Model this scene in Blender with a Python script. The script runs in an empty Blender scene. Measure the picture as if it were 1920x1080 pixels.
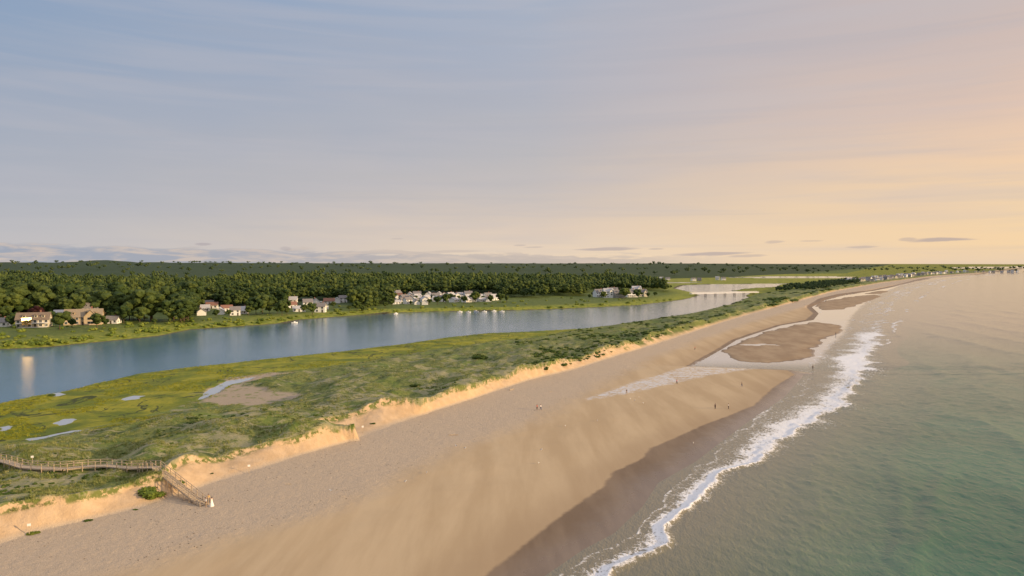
import bpy, math, random
import numpy as np
from mathutils import Vector, Matrix
random.seed(7); rng=np.random.default_rng(7)
scene=bpy.context.scene
COL=scene.collection
R=math.radians
CAMH=45.0; F=1280.0; PITCH=math.atan(47/1280)
scene.view_settings.view_transform='Standard'
try: scene.view_settings.look='None'
except Exception: pass
scene.view_settings.exposure=0

# ---------- survey: photo measurement -> point on the level z=h ----------
def G(px,py,h=0.0):
    cx=(px-960)/F; cy=(540-py)/F
    dy=math.cos(PITCH)+cy*math.sin(PITCH); dz=-math.sin(PITCH)+cy*math.cos(PITCH)
    t=(h-CAMH)/min(dz,-1e-4)
    return cx*t, dy*t
def curve(pts,h=0.0):
    w=[G(a,b,h) for a,b in pts]; w.sort(key=lambda q:q[1])
    xs=np.array([q[0] for q in w]); ys=np.array([q[1] for q in w])
    s0=(xs[2]-xs[0])/(ys[2]-ys[0]); s1=(xs[-1]-xs[-3])/(ys[-1]-ys[-3])
    xs=np.concatenate([[xs[0]-s0*200],xs,[xs[-1]+s1*20000]]); ys=np.concatenate([[ys[0]-200],ys,[ys[-1]+20000]])
    return lambda y: np.interp(y,ys,xs)
ST=curve([(-120,990),(0,963),(130,936),(240,906),(300,897),(350,873),(470,839),(585,792),(625,806),(660,803),(720,764),(790,758),(830,745),(900,716),(990,694),(1080,672),(1150,651),(1250,621),(1330,599),(1400,580),(1480,562),(1560,542),(1650,527),(1750,514.5),(1850,508.5)],4.8)
SF=curve([(-120,1055),(0,1020),(60,1000),(270,950),(340,925),(400,905),(480,880),(560,855),(655,827),(700,810),(790,778),(900,743),(1000,710),(1080,692),(1150,669),(1250,639),(1330,612),(1400,591),(1480,569),(1560,547),(1650,531),(1750,518),(1850,511.5)],2.0)
DRY=curve([(0,1150),(150,1100),(250,1065),(420,1010),(600,960),(740,900),(850,840),(960,805),(1010,785),(1060,752),(1110,730),(1160,702),(1220,672),(1300,642),(1400,607),(1500,577),(1600,549),(1700,530),(1800,518)],1.2)
WET=curve([(850,1130),(910,1080),(1000,1010),(1090,940),(1130,915),(1150,885),(1205,860),(1222,840),(1275,818),(1318,798),(1412,762),(1452,725),(1490,702),(1475,694),(1285,687),(1320,668),(1348,652),(1370,638),(1405,626),(1455,610),(1510,600),(1525,588),(1512,576),(1535,562),(1570,553),(1630,545),(1670,537),(1730,523),(1832,514.5)],0.2)
FL=curve([(1010,1120),(1060,1080),(1130,1030),(1185,1000),(1235,950),(1262,905),(1330,865),(1375,828),(1430,785),(1487,745),(1517,708),(1527,690),(1552,655),(1582,625),(1595,595),(1620,570),(1650,550),(1690,535),(1750,522),(1845,514)])
FS=curve([(1095,1120),(1162,1075),(1236,1020),(1262,975),(1312,925),(1375,880),(1448,850),(1498,810),(1560,775),(1582,740),(1612,705),(1622,680),(1640,640),(1656,610),(1668,580),(1684,560),(1720,540),(1788,522),(1877,514)])
B2=curve([(1330,1000),(1450,880),(1508,835),(1560,768),(1600,722),(1632,680),(1662,640),(1686,600),(1706,575),(1740,548),(1804,525),(1898,514.5)])
SW1=curve([(1655,1120),(1662,1070),(1690,1000),(1694,930),(1672,870),(1645,830)])
SW2=curve([(1685,1120),(1702,1070),(1735,980),(1752,930),(1775,880),(1800,850)])
SW3=curve([(2010,900),(1930,850),(1880,815),(1830,785),(1790,760)])
_SLfar=curve([(1535,702),(1500,697),(1480,694),(1300,686),(1330,668),(1358,652),(1380,638),(1415,626),(1465,610),(1525,600),(1535,588),(1522,576),(1545,562),(1580,553),(1640,545),(1680,537),(1740,523),(1840,514.5)])
def SL(y):
    return np.where(y<G(0,702)[1], FL(y)-3.0, _SLfar(y))
MD=curve([(-100,850),(0,832),(100,815),(200,797),(330,770),(370,745),(440,708),(520,697),(600,690),(700,674),(800,657),(900,645),(1000,633),(1060,622),(1100,616),(1200,601),(1300,586),(1385,563),(1420,551),(1500,540),(1560,531),(1650,519.5),(1750,511.5),(1850,507)],0.6)
RN=curve([(-150,790),(0,757),(60,745),(100,738),(180,720),(250,703),(350,690),(450,680),(560,668),(650,658),(750,647),(850,632),(900,626),(1000,622),(1100,616),(1200,603),(1300,588),(1380,570),(1400,558),(1405,549),(1375,545),(1400,541),(1455,538),(1465,533),(1500,531),(1520,525),(1560,515)])
RF=curve([(-200,668),(0,655),(60,653),(100,650),(200,640),(300,630),(360,618),(450,612),(520,607),(560,600),(620,595),(700,589),(760,586),(850,583.5),(920,582.5),(1000,581),(1100,577),(1200,572),(1280,562),(1312,554),(1300,549),(1262,541),(1275,535),(1340,532.5),(1460,532),(1510,530.8),(1560,525),(1600,515)])

def hsh(a,b,s):
    v=np.sin(a*127.1+b*311.7+s*74.7)*43758.5453
    return v-np.floor(v)
def vn(x,y,s=0):
    xi=np.floor(x); yi=np.floor(y); fx=x-xi; fy=y-yi
    u=fx*fx*(3-2*fx); v=fy*fy*(3-2*fy)
    a=hsh(xi,yi,s); b=hsh(xi+1,yi,s); c=hsh(xi,yi+1,s); d=hsh(xi+1,yi+1,s)
    return (a*(1-u)+b*u)*(1-v)+(c*(1-u)+d*u)*v
def fbm(x,y,s=0,o=4):
    t=0; a=0.5; n=0
    for i in range(o):
        t=t+a*vn(x,y,s+i); n+=a; a*=0.5
        x,y=x*1.7+y*1.1+17.3,y*1.7-x*1.1+9.1
    return t/n
def sst(a,b,x):
    t=np.clip((x-a)/(b-a),0,1); return t*t*(3-2*t)
def sdpoly(x,y,poly,reach):
    P=np.array(poly); out=np.full(x.shape,-reach,dtype=float)
    m=(x>P[:,0].min()-reach)&(x<P[:,0].max()+reach)&(y>P[:,1].min()-reach)&(y<P[:,1].max()+reach)
    if not m.any(): return out
    X=x[m]; Y=y[m]; d=np.full(X.shape,1e9); ins=np.zeros(X.shape,bool)
    n=len(P)
    for i in range(n):
        ax,ay=P[i]; bx,by=P[(i+1)%n]
        ex,ey=bx-ax,by-ay; t=np.clip(((X-ax)*ex+(Y-ay)*ey)/(ex*ex+ey*ey+1e-9),0,1)
        d=np.minimum(d,np.hypot(X-ax-t*ex,Y-ay-t*ey))
        c=((ay>Y)!=(by>Y))&(X<(bx-ax)*(Y-ay)/((by-ay) if by!=ay else 1e-9)+ax)
        ins^=c
    out[m]=np.clip(np.where(ins,d,-d),-reach,1e9)
    return out
def PG(pts,h=0): return [G(a,b,h) for a,b in pts]
BARS=[PG([(1365,655),(1380,645),(1405,637),(1440,622),(1480,612),(1530,604),(1572,609),(1580,620),(1550,632),(1525,645),(1518,658),(1525,668),(1500,674),(1440,680),(1390,676),(1368,668)],.2),
      PG([(1530,573),(1545,566),(1590,557),(1640,552),(1652,556),(1610,570),(1580,579),(1545,581)],.2),
      PG([(1620,551),(1650,545),(1668,545),(1650,551)],.2)]
BARPOOL=PG([(1385,645),(1420,643.5),(1465,644),(1462,647),(1420,648),(1390,648)],.2)
RUN=PG([(1090,755),(1140,737),(1185,720),(1240,704),(1290,687),(1320,670),(1345,668),(1380,684),(1450,687),(1400,694),(1330,705),(1270,720),(1190,738),(1130,750)],.4)
BLOW=PG([(368,750),(385,728),(430,708),(475,700),(560,697),(600,694),(500,706),(460,722),(500,731),(590,739),(580,748),(480,762),(400,756)],1.0)
BLOWP=PG([(372,748),(390,729),(428,712),(478,706),(468,711),(430,721),(402,738)],0.8)
MPOOLS=[PG(p,.5) for p in ([(225,748),(250,741),(272,742),(262,747),(235,751)],[(98,794),(120,785),(146,786),(135,793),(110,798)],[(0,801),(20,796),(24,803),(5,808)],[(50,823),(120,810),(205,799),(120,814),(60,827)],[(88,740),(110,735),(122,739),(100,744)])]
LAG=[PG([(1330,519.6),(1500,517.8),(1610,519),(1600,521),(1450,521.8)]),PG([(1780,501),(1930,499.4),(2100,499.5),(2100,503),(1930,502.8),(1800,504)]),PG([(1190,529.8),(1290,529),(1330,530),(1260,531)])]
FIELD=PG([(1180,529),(1240,524),(1330,522),(1460,515),(1600,513),(1690,514),(1600,523),(1520,536),(1450,549),(1300,546),(1230,536)])
CC=0.84
WEDGE=[(*G(580,803,5.5),6,2.2),(*G(735,769,5),6,1.2),(*G(990,697,5),8,1.2),(*G(350,877,5),7,1.1)]
def terrain(x,y,full=False):
    x=np.asarray(x,float); y=np.asarray(y,float)
    wob=(fbm(x/14,y/14,3)-.5)*np.clip(y/60,3,14)
    rf=RF(y); rn=RN(y); md=MD(y); st=ST(y); sf=SF(y); dry=DRY(y); wet=WET(y); sl=SL(y)
    dL=(rf-x)*CC+wob*.6; dR=(x-rn)*CC+wob*.9
    hL=np.interp(dL,[-8,0,3,15,60,200],[-1.5,0,.8,2.4,3.5,5])
    lefty=sst(0.1,-0.7,x/np.maximum(y,1))
    hL=hL+sst(800,5200,y)*(22+20*lefty)*sst(0.42,0.2,x/np.maximum(y,1))+(fbm(x/300,y/420,11,3)-.5)*26*sst(250,1000,dL)*sst(0.42,0.25,x/y)
    mount=sst(7000,12000,y)*np.exp(-((x/y+0.60)/0.05)**2)*42
    hL=hL+mount
    a=sst(0,12,(x-md)*CC); fr=sst(.05,.95,(x-md)/np.maximum(st-md,2))
    n1=fbm(x/15,y/21,21,4); n2=fbm(x/6,y/7,31,3)
    dune=0.6+a*(1.0+(2.9+.7*sst(300,180,y))*fr+(n1-.5)*(3.4+2.2*fr)+(n2-.5)*1.4)+a*.9*np.exp(-((st-x)/7.0)**2)
    for wx,wy,wr_,wh in WEDGE: dune=dune+wh*np.exp(-((x-wx)**2+(y-wy)**2)/wr_**2)
    dune=np.maximum(dune,0.55)
    stw=st+(fbm(x/5,y/5,41,3)-.5)*3.0+(fbm(x/20,y/20,43,2)-.5)*6
    s=np.clip((x-stw)/np.maximum(sf-stw,1.5),0,1)
    w1=np.clip((x-sf)/np.maximum(dry-sf,1),0,1); w2=np.clip((x-dry)/np.maximum(wet-dry,1),0,1); w3=np.clip((x-wet)/np.maximum(sl-wet,1),0,1)
    hb=2.0-0.8*w1-0.95*w2-0.25*w3
    hb=hb-np.clip((x-sl)*CC*0.03,0,2.5)
    hb=hb+(fbm(x/9,y/9,51,3)-.5)*.20*(1-w2)
    hb=hb+(fbm(x/1.1,y/1.1,53,2)-.5)*.10*(1-sst(0,.15,w2))*sst(700,200,y)
    s2=np.where(s<.12,s*2.8,.336+(s-.12)*.7545)
    s2=s2+((vn(x/1.3,y/1.3,61)-.5)*.04+(fbm(x/5,y/5,63,2)-.5)*.10)*np.sin(np.pi*s)
    hs=dune*(1-s2)+hb*s2
    hR=np.interp(dR,[-8,0,1.5,5],[-1.5,0,.4,.55])
    hR=np.where(dR>1.5,np.maximum(hR,0.5+0*x),hR)
    hR=np.where(dR>0,hR*(1-sst(-2,3,x-md))+hs*sst(-2,3,x-md),hR)
    h=np.where(x>(rf+rn)/2,hR,np.maximum(hL,hR))
    far=sst(2850,2960,y)
    h=np.where(x>md,h*(1-far)+far*(2.2+2*fbm(x/150,y/150,5)),h)
    bar=np.full(x.shape,-40.)
    for B in BARS: bar=np.maximum(bar,sdpoly(x,y,B,40))
    barw=bar+(fbm(x/12,y/12,71,4)-.5)*8+1.5
    h=np.where((bar>-40)&(x>sl-5),np.maximum(h,np.minimum(np.clip(barw*.04,-.6,.28),.3)),h)
    chn=(x>sl+1)&(x<FL(y))&(barw<0)&(y>G(0,700)[1])&(y<2800); h=np.where(chn,np.minimum(h,-.06),h)
    bp=sdpoly(x,y,BARPOOL,10)+(fbm(x/7,y/5,73,3)-.55)*9; h=np.where(bp>-1,np.minimum(h,0.28-sst(-1,2,bp)*.36),h)
    run=sdpoly(x,y,RUN,15)
    blow=sdpoly(x,y,BLOW,20)+(fbm(x/7,y/7,75,4)-.55)*11; bw=sdpoly(x,y,BLOWP,8)
    h=np.where(blow>-6,h*(1-sst(-6,2,blow))+0.75*sst(-6,2,blow),h)
    mp=bw+(fbm(x/3,y/3,77,2)-.5)*1.6
    for M in MPOOLS: mp=np.maximum(mp,sdpoly(x,y,M,8)+(fbm(x/3,y/3,78,2)-.5)*2.2)
    h=np.where(mp>-1,h*(1-sst(-1,0,mp))+.45*sst(-1,0,mp),h)
    lg=np.full(x.shape,-60.)
    for Lq in LAG: lg=np.maximum(lg,sdpoly(x,y,Lq,60))
    fld=sdpoly(x,y,FIELD,60)
    m=(fld>-60)&(x<md)&(h>0)
    h=np.where(m,h*(1-sst(-60,20,fld))+.6*sst(-60,20,fld),h)
    h=np.where(lg>0,-1.0,h)
    if not full: return h
    return h,dict(d_land=dL,d_bank=dR,d_dune=(x-md)*CC,d_top=(x-stw),scarp=s,d_pool=mp,d_dry=(x-dry)*CC,d_wet=(x-wet)*CC,d_bar=barw,d_run=run,d_blow=blow,d_field=fld,hgt=h,d_fl=(FL(y)-x)*CC,yy=y)
def TH(x,y): return float(terrain(np.array([x]),np.array([y]))[0])
def place(px,py):
    h=1.0
    for i in range(6):
        x,y=G(px,py,h); h=.5*h+.5*TH(x,y) if i<5 else TH(x,y)
    return x,y,h

# ---------- mesh helpers ----------
def np_mesh(name,V,faces,k,attrs=None,smooth=False):
    me=bpy.data.meshes.new(name); V=np.ascontiguousarray(V,dtype=np.float32); faces=np.ascontiguousarray(faces,dtype=np.int32)
    me.vertices.add(len(V)); me.vertices.foreach_set('co',V.ravel())
    nf=len(faces); me.loops.add(nf*k); me.loops.foreach_set('vertex_index',faces.ravel())
    me.polygons.add(nf); me.polygons.foreach_set('loop_start',np.arange(0,nf*k,k,dtype=np.int32))
    try: me.polygons.foreach_set('loop_total',np.full(nf,k,dtype=np.int32))
    except Exception: pass
    me.polygons.foreach_set('use_smooth',np.full(nf,smooth,dtype=bool))
    if attrs:
        for n,v in attrs.items():
            a=me.attributes.new(n,'FLOAT','POINT'); a.data.foreach_set('value',np.ascontiguousarray(v,dtype=np.float32).ravel())
    me.update(calc_edges=True)
    return me
def add(name,me,mat=None,parent=None,label=None,cat=None,kind=None,group=None,loc=None,rot=0):
    ob=bpy.data.objects.new(name,me); COL.objects.link(ob)
    if mat is not None:
        for m in (mat if isinstance(mat,(list,tuple)) else [mat]):
            if m.name not in [q.name for q in me.materials if q]: me.materials.append(m)
    if parent: ob.parent=parent
    if label: ob["label"]=label
    if cat: ob["category"]=cat
    if kind: ob["kind"]=kind
    if group: ob["group"]=group
    if loc is not None: ob.location=loc
    if rot: ob.rotation_euler[2]=rot
    return ob
def grid_faces(nr,nc):
    i=np.arange(nr-1)[:,None]*nc+np.arange(nc-1)[None,:]
    return np.stack([i,i+1,i+1+nc,i+nc],-1).reshape(-1,4)
class MB:
    def __init__(s): s.v=[]; s.f=[]; s.m=[]
    def box(s,c,d,rz=0,mi=0,M=None):
        b=len(s.v); cx,cy,cz=c; hx,hy,hz=d[0]/2,d[1]/2,d[2]/2; ca,sa=math.cos(rz),math.sin(rz)
        for X,Y,Z in [(-1,-1,-1),(1,-1,-1),(1,1,-1),(-1,1,-1),(-1,-1,1),(1,-1,1),(1,1,1),(-1,1,1)]:
            x,y,z=X*hx,Y*hy,Z*hz
            p=(cx+x*ca-y*sa,cy+x*sa+y*ca,cz+z)
            if M: p=tuple(M@Vector(p))
            s.v.append(p)
        for f in [(0,3,2,1),(4,5,6,7),(0,1,5,4),(1,2,6,5),(2,3,7,6),(3,0,4,7)]: s.f.append(tuple(b+i for i in f)); s.m.append(mi)
    def beam(s,a,b_,w,h,mi=0):
        a=Vector(a); b_=Vector(b_); d=b_-a; L=d.length; q=d.to_track_quat('X','Z').to_matrix().to_4x4()
        M=Matrix.Translation((a+b_)/2)@q
        s.box((0,0,0),(L,w,h),M=M,mi=mi)
    def cyl(s,a,b_,r0,r1,n=8,mi=0):
        a=Vector(a); b_=Vector(b_); q=(b_-a).to_track_quat('Z','Y'); b=len(s.v)
        for P,r in ((a,r0),(b_,r1)):
            for i in range(n):
                t=2*math.pi*i/n; s.v.append(tuple(P+q@Vector((r*math.cos(t),r*math.sin(t),0))))
        for i in range(n): s.f.append((b+i,b+(i+1)%n,b+n+(i+1)%n,b+n+i)); s.m.append(mi)
        s.f.append(tuple(b+n+i for i in range(n))); s.m.append(mi)
        s.f.append(tuple(b+n-1-i for i in range(n))); s.m.append(mi)
    def poly(s,pts,mi=0):
        b=len(s.v); s.v+= [tuple(p) for p in pts]; s.f.append(tuple(range(b,b+len(pts)))); s.m.append(mi)
    def mesh(s,name,smooth=False):
        me=bpy.data.meshes.new(name); me.from_pydata(s.v,[],s.f); me.polygons.foreach_set('material_index',s.m)
        if smooth: me.polygons.foreach_set('use_smooth',[True]*len(s.f))
        me.update(); return me

# ---------- node helper ----------
class NT:
    def __init__(s,tree): s.t=tree; s.n=tree.nodes; s.l=tree.links
    def new(s,ty,**kw):
        nd=s.n.new(ty)
        for k,v in kw.items(): setattr(nd,k,v)
        return nd
    def put(s,sock,v):
        if isinstance(v,bpy.types.NodeSocket): s.l.new(v,sock)
        elif isinstance(v,(tuple,list)) and sock.type=='RGBA' and len(v)==3: sock.default_value=(*v,1)
        else: sock.default_value=v
    def math(s,op,a,b=0.0,c=None,clamp=False):
        nd=s.new('ShaderNodeMath',operation=op,use_clamp=clamp); s.put(nd.inputs[0],a); s.put(nd.inputs[1],b)
        if c is not None: s.put(nd.inputs[2],c)
        return nd.outputs[0]
    def mix(s,f,a,b,blend='MIX'):
        nd=s.new('ShaderNodeMix',data_type='RGBA',blend_type=blend); s.put(nd.inputs[0],f); s.put(nd.inputs[6],a); s.put(nd.inputs[7],b); return nd.outputs[2]
    def mr(s,v,a,b,c=0.0,d=1.0,smooth=True):
        nd=s.new('ShaderNodeMapRange',interpolation_type='SMOOTHSTEP' if smooth else 'LINEAR'); s.put(nd.inputs[0],v)
        for i,q in enumerate((a,b,c,d)): s.put(nd.inputs[1+i],q)
        return nd.outputs[0]
    def noise(s,vec,scale,detail=3,rough=.55,dist=0):
        nd=s.new('ShaderNodeTexNoise'); 
        if vec is not None: s.l.new(vec,nd.inputs['Vector'])
        nd.inputs['Scale'].default_value=scale; nd.inputs['Detail'].default_value=detail; nd.inputs['Roughness'].default_value=rough; nd.inputs['Distortion'].default_value=dist
        return nd.outputs[0]
    def voro(s,vec,scale,feature='F1'):
        nd=s.new('ShaderNodeTexVoronoi',feature=feature); s.l.new(vec,nd.inputs['Vector']); nd.inputs['Scale'].default_value=scale; return nd.outputs['Distance']
    def attr(s,n): return s.new('ShaderNodeAttribute',attribute_name=n).outputs['Fac']
    def pos(s): return s.new('ShaderNodeNewGeometry').outputs['Position']
    def mapv(s,vec,sc=(1,1,1),rot=(0,0,0)):
        nd=s.new('ShaderNodeMapping'); s.l.new(vec,nd.inputs[0]); nd.inputs['Scale'].default_value=sc; nd.inputs['Rotation'].default_value=rot; return nd.outputs[0]
    def warp(s,vec,scale,amt):
        nd=s.new('ShaderNodeTexNoise'); s.l.new(vec,nd.inputs['Vector']); nd.inputs['Scale'].default_value=scale; nd.inputs['Detail'].default_value=3
        v=s.new('ShaderNodeVectorMath',operation='MULTIPLY_ADD'); s.l.new(nd.outputs[1],v.inputs[0]); v.inputs[1].default_value=(amt,amt,0); s.l.new(vec,v.inputs[2]); return v.outputs[0]
    def bump(s,h,strength=1,dist=.1,nrm=None):
        nd=s.new('ShaderNodeBump'); s.put(nd.inputs['Height'],h); s.put(nd.inputs['Strength'],strength); s.put(nd.inputs['Distance'],dist)
        if nrm is not None: s.l.new(nrm,nd.inputs['Normal'])
        return nd.outputs[0]
def material(name):
    m=bpy.data.materials.new(name); m.use_nodes=True; t=NT(m.node_tree)
    p=[n for n in t.n if n.type=='BSDF_PRINCIPLED'][0]
    return m,t,p
def simple(name,col,rough=.8,var=.15,scale=2.0,metal=0,spec=.3,bump=0):
    m,t,p=material(name); n=t.noise(t.pos(),scale,4)
    c2=tuple(min(1,c*(1+var)) for c in col); c1=tuple(c*(1-var) for c in col)
    t.put(p.inputs['Base Color'],t.mix(t.mr(n,.3,.7),c1,c2)); p.inputs['Roughness'].default_value=rough; p.inputs['Metallic'].default_value=metal
    p.inputs['Specular IOR Level'].default_value=spec
    if bump: t.put(p.inputs['Normal'],t.bump(n,bump,.05))
    return m
def lin(r,g,b): 
    f=lambda c:((c/255+.055)/1.055)**2.4 if c>10 else c/255/12.92
    return (f(r),f(g),f(b))

# ---------- camera ----------
cam=bpy.data.cameras.new("camera"); co=bpy.data.objects.new("camera",cam); COL.objects.link(co)
cam.sensor_width=36; cam.lens=24; cam.clip_end=60000; cam.clip_start=.5
co.location=(0,0,CAMH); co.rotation_euler=(R(90)-PITCH,0,0); scene.camera=co

# ---------- sun + sky ----------
SAZ=R(104); SEL=R(12)
S=Vector((math.cos(SEL)*math.sin(SAZ),math.cos(SEL)*math.cos(SAZ),math.sin(SEL)))
sl_=bpy.data.lights.new("sun",'SUN'); sl_.energy=5.0; sl_.angle=R(.6); sl_.color=(1,.74,.43)
so=bpy.data.objects.new("sun",sl_); COL.objects.link(so); so.rotation_euler=S.to_track_quat('Z','Y').to_euler(); so.location=(300,0,200)
W=bpy.data.worlds.new("World"); scene.world=W; W.use_nodes=True
t=NT(W.node_tree); bg=[n for n in t.n if n.type=='BACKGROUND'][0]
sky=t.new('ShaderNodeTexSky'); sky.sky_type='NISHITA'; sky.sun_disc=False; sky.sun_elevation=SEL; sky.sun_rotation=SAZ
tc=t.new('ShaderNodeTexCoord').outputs['Generated']
sx=t.new('ShaderNodeSeparateXYZ'); t.l.new(tc,sx.inputs[0]); dx,dy,dz=sx.outputs
el=t.math('MULTIPLY',t.math('ARCSINE',dz),57.2958)
az=t.math('MULTIPLY',t.math('ARCTAN2',dx,dy),57.2958)
cmb=t.new('ShaderNodeCombineXYZ'); t.put(cmb.inputs[0],t.math('MULTIPLY',az,.05)); t.put(cmb.inputs[1],t.math('MULTIPLY',el,.25)); cv=cmb.outputs[0]
sinaz=t.math('SINE',t.math('DIVIDE',az,57.2958))
wisp=t.noise(cv,.8,6,.55,.6)
elw=t.math('ADD',el,t.math('MULTIPLY',t.math('SUBTRACT',wisp,.5),6.0))
def ramp(fac,stops):
    nd=t.new('ShaderNodeValToRGB'); t.l.new(fac,nd.inputs[0]); e=nd.color_ramp.elements
    while len(e)<len(stops): e.new(0.5)
    for i,(p,c) in enumerate(stops): e[i].position=p; e[i].color=(*(lin(*c) if c[0]>5 else c),1)
    return nd.outputs[0]
fe=t.math('DIVIDE',elw,60.0,clamp=True)
p_=lambda d:d/60
Lc=ramp(fe,[(p_(0),(198,194,192)),(p_(2.5),(190,189,193)),(p_(6),(173,178,190)),(p_(11),(160,171,190)),(p_(16),(146,165,191)),(p_(22),(128,156,191)),(p_(34),(.42,.52,.75)),(p_(60),(.98,.99,1.08))])  # top stops of these ramps raised above the view as added fill light
Cc=ramp(fe,[(p_(0),(238,216,190)),(p_(2.5),(228,207,187)),(p_(5),(208,196,188)),(p_(9),(190,187,190)),(p_(15),(176,180,193)),(p_(21),(168,179,198)),(p_(34),(.55,.6,.73)),(p_(60),(1.05,1.02,1.08))])
Rc=ramp(fe,[(p_(0),(247,214,172)),(p_(3),(249,215,170)),(p_(7),(242,208,175)),(p_(11),(226,198,180)),(p_(16),(210,190,182)),(p_(21),(201,187,184)),(p_(34),(.62,.58,.62)),(p_(60),(1.1,1.02,1.05))])
c=t.mix(t.mr(sinaz,-.62,.02,smooth=False),Lc,Cc); c=t.mix(t.mr(sinaz,.03,.60,smooth=False),c,Rc)
st_=t.noise(t.mapv(cv,(.7,2.0,1),(0,0,.04)),1.3,6,.5,.5)
c=t.mix(t.math('MULTIPLY',t.mr(st_,.40,.70),.28),c,(.55,.52,.55))
st2=t.noise(t.mapv(cv,(.5,2.6,1),(0,0,-.03)),1.1,6,.55,.4)
c=t.mix(t.math('MULTIPLY',t.mr(st2,.45,.72),.22),c,(.40,.42,.49))
nb=t.noise(t.mapv(cv,(2.2,3.2,1)),2.2,6,.6,.3)
top=t.math('ADD',t.mr(az,-38,28,1.35,.35,False),t.math('MULTIPLY',t.math('SUBTRACT',nb,.5),2.2))
bank=t.math('MULTIPLY',t.mr(t.math('SUBTRACT',top,el),-.12,.25),t.mr(az,24,5))
lowc=t.mix(t.mr(az,-35,10),lin(150,160,178),lin(190,178,172))
lowc=t.mix(t.mr(nb,.45,.62),lowc,lin(205,190,180))
c=t.mix(t.math('MULTIPLY',bank,.75),c,lowc)
for (px,py,w,h,dk) in [(1765,450,66,3.5,.8),(1700,449,18,2.5,.5),(1138,467,64,3.2,.7),(1335,476,74,3.4,.75),(1230,467,16,2,.5),(1452,454,20,2.4,.45),(1520,452,24,2,.35),(1615,463,32,2.6,.5),(382,458,17,2.6,.6),(536,466,12,4,.4),(745,448,14,1.5,.3),(975,460,13,1.8,.4),(1000,464,20,1.6,.4),(1400,480,40,2.2,.5),(850,472,60,3,.35)]:
    A_=math.degrees(math.atan((px-960)/F)); E_=math.degrees(math.atan((493-py)/math.hypot(F,px-960)))
    wa=w/F*57.3*math.cos(R(A_))**2; ha=h/F*57.3
    ex=t.math('DIVIDE',t.math('SUBTRACT',az,A_),wa); ey=t.math('DIVIDE',t.math('SUBTRACT',t.math('ADD',el,t.math('MULTIPLY',t.math('SUBTRACT',nb,.5),.35)),t.math('MULTIPLY_ADD',t.math('SUBTRACT',az,A_),.02,E_)),ha)
    r2=t.math('ADD',t.math('MULTIPLY',ex,ex),t.math('MULTIPLY',ey,ey))
    c=t.mix(t.math('MULTIPLY',t.mr(r2,1.3,.2),dk*.8),c,lin(165,155,162))
dot=t.new('ShaderNodeVectorMath',operation='DOT_PRODUCT'); t.l.new(tc,dot.inputs[0]); dot.inputs[1].default_value=tuple(S)
gl=t.math('POWER',t.math('MAXIMUM',dot.outputs['Value'],0),22)
c=t.mix(t.math('MULTIPLY',gl,.8,clamp=True),c,(1.5,1.05,.7))
nis=t.mix(1.0,sky.outputs[0],(.07,.07,.07),'MULTIPLY')
nis=t.mix(.03,c,nis)
t.l.new(nis,bg.inputs[0]); bg.inputs[1].default_value=1.0

# ---------- materials ----------
gm,t,p=material("ground_material"); P=t.pos()
A={k:t.attr(k) for k in ['d_land','d_bank','d_dune','d_top','scarp','d_dry','d_wet','d_bar','d_run','d_blow','d_field','hgt','d_pool','d_fl','yy']}
nf=t.noise(P,2.2,4,.65); nm=t.noise(P,.35,4,.6); nl=t.noise(P,.07,4,.6,.4); nvf=t.noise(P,9,2,.6)
land=t.mix(t.mr(nm,.35,.65),(.07,.10,.022),(.13,.16,.035)); land=t.mix(t.mr(nf,.45,.8),land,(.17,.19,.045))
floor_=t.mix(t.mr(nm,.3,.7),(.03,.048,.014),(.055,.075,.022))
land=t.mix(t.mr(A['d_land'],120,220),land,floor_)
marsh=t.mix(t.mr(nl,.38,.60),(.14,.17,.018),(.31,.285,.026)); marsh=t.mix(t.math('MULTIPLY',t.mr(t.noise(P,.9,4,.6),.45,.75),.8),marsh,(.12,.15,.018)); marsh=t.mix(t.math('MULTIPLY',t.mr(nf,.5,.75),.5),marsh,(.29,.27,.06))
marsh=t.mix(t.math('MULTIPLY',t.mr(t.noise(t.mapv(P,(.5,1,1),(0,0,.5)),.06,4,.6,.7),.50,.60),.6),marsh,(.085,.12,.02))
mch=t.math('ABSOLUTE',t.math('SUBTRACT',t.noise(t.mapv(P,(1,.6,1)),.05,4,.55,1.0),.5)); marsh=t.mix(t.mr(mch,.012,.004),marsh,(.06,.07,.02))
field=t.mix(t.mr(nl,.4,.6),(.17,.20,.022),(.29,.27,.04))
land=t.mix(t.mr(A['d_field'],-10,15),land,field)
lowg=t.mr(t.math('ADD',A['d_land'],t.math('MULTIPLY',nl,40)),62,36)
land=t.mix(lowg,land,t.mix(t.mr(nm,.4,.6),(.13,.165,.02),(.26,.26,.04)))
g1=t.noise(P,1.0,6,.75)
grass=t.mix(t.mr(g1,.35,.65),(.085,.115,.026),(.22,.225,.06)); grass=t.mix(t.math('MULTIPLY',t.mr(nf,.52,.72),.6),grass,(.33,.295,.15))
grass=t.mix(t.math('MULTIPLY',t.mr(t.noise(P,.13,6,.7,.6),.54,.60),.75),grass,(.05,.075,.02))
grass=t.mix(t.math('MULTIPLY',t.mr(nl,.5,.62),.45),grass,(.14,.20,.03))
tan=t.mix(nf,(.40,.32,.215),(.56,.44,.30))
patch=t.math('ADD',t.math('ADD',t.noise(P,.11,7,.75,.5),t.math('MULTIPLY',t.math('SUBTRACT',nf,.5),.30)),t.mr(A['hgt'],1.5,6.5,-.03,.05))
path=t.math('ABSOLUTE',t.math('SUBTRACT',t.noise(t.mapv(P,(.55,1.0,1),(0,0,.3)),.04,3,.5,.8),.5))
pm_=t.math('MAXIMUM',t.mr(patch,.51,.57),t.math('MULTIPLY',t.mr(path,.013,.007),.9))
pm_=t.math('MULTIPLY',pm_,t.mr(A['yy'],230,420,1,.4))
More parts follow.
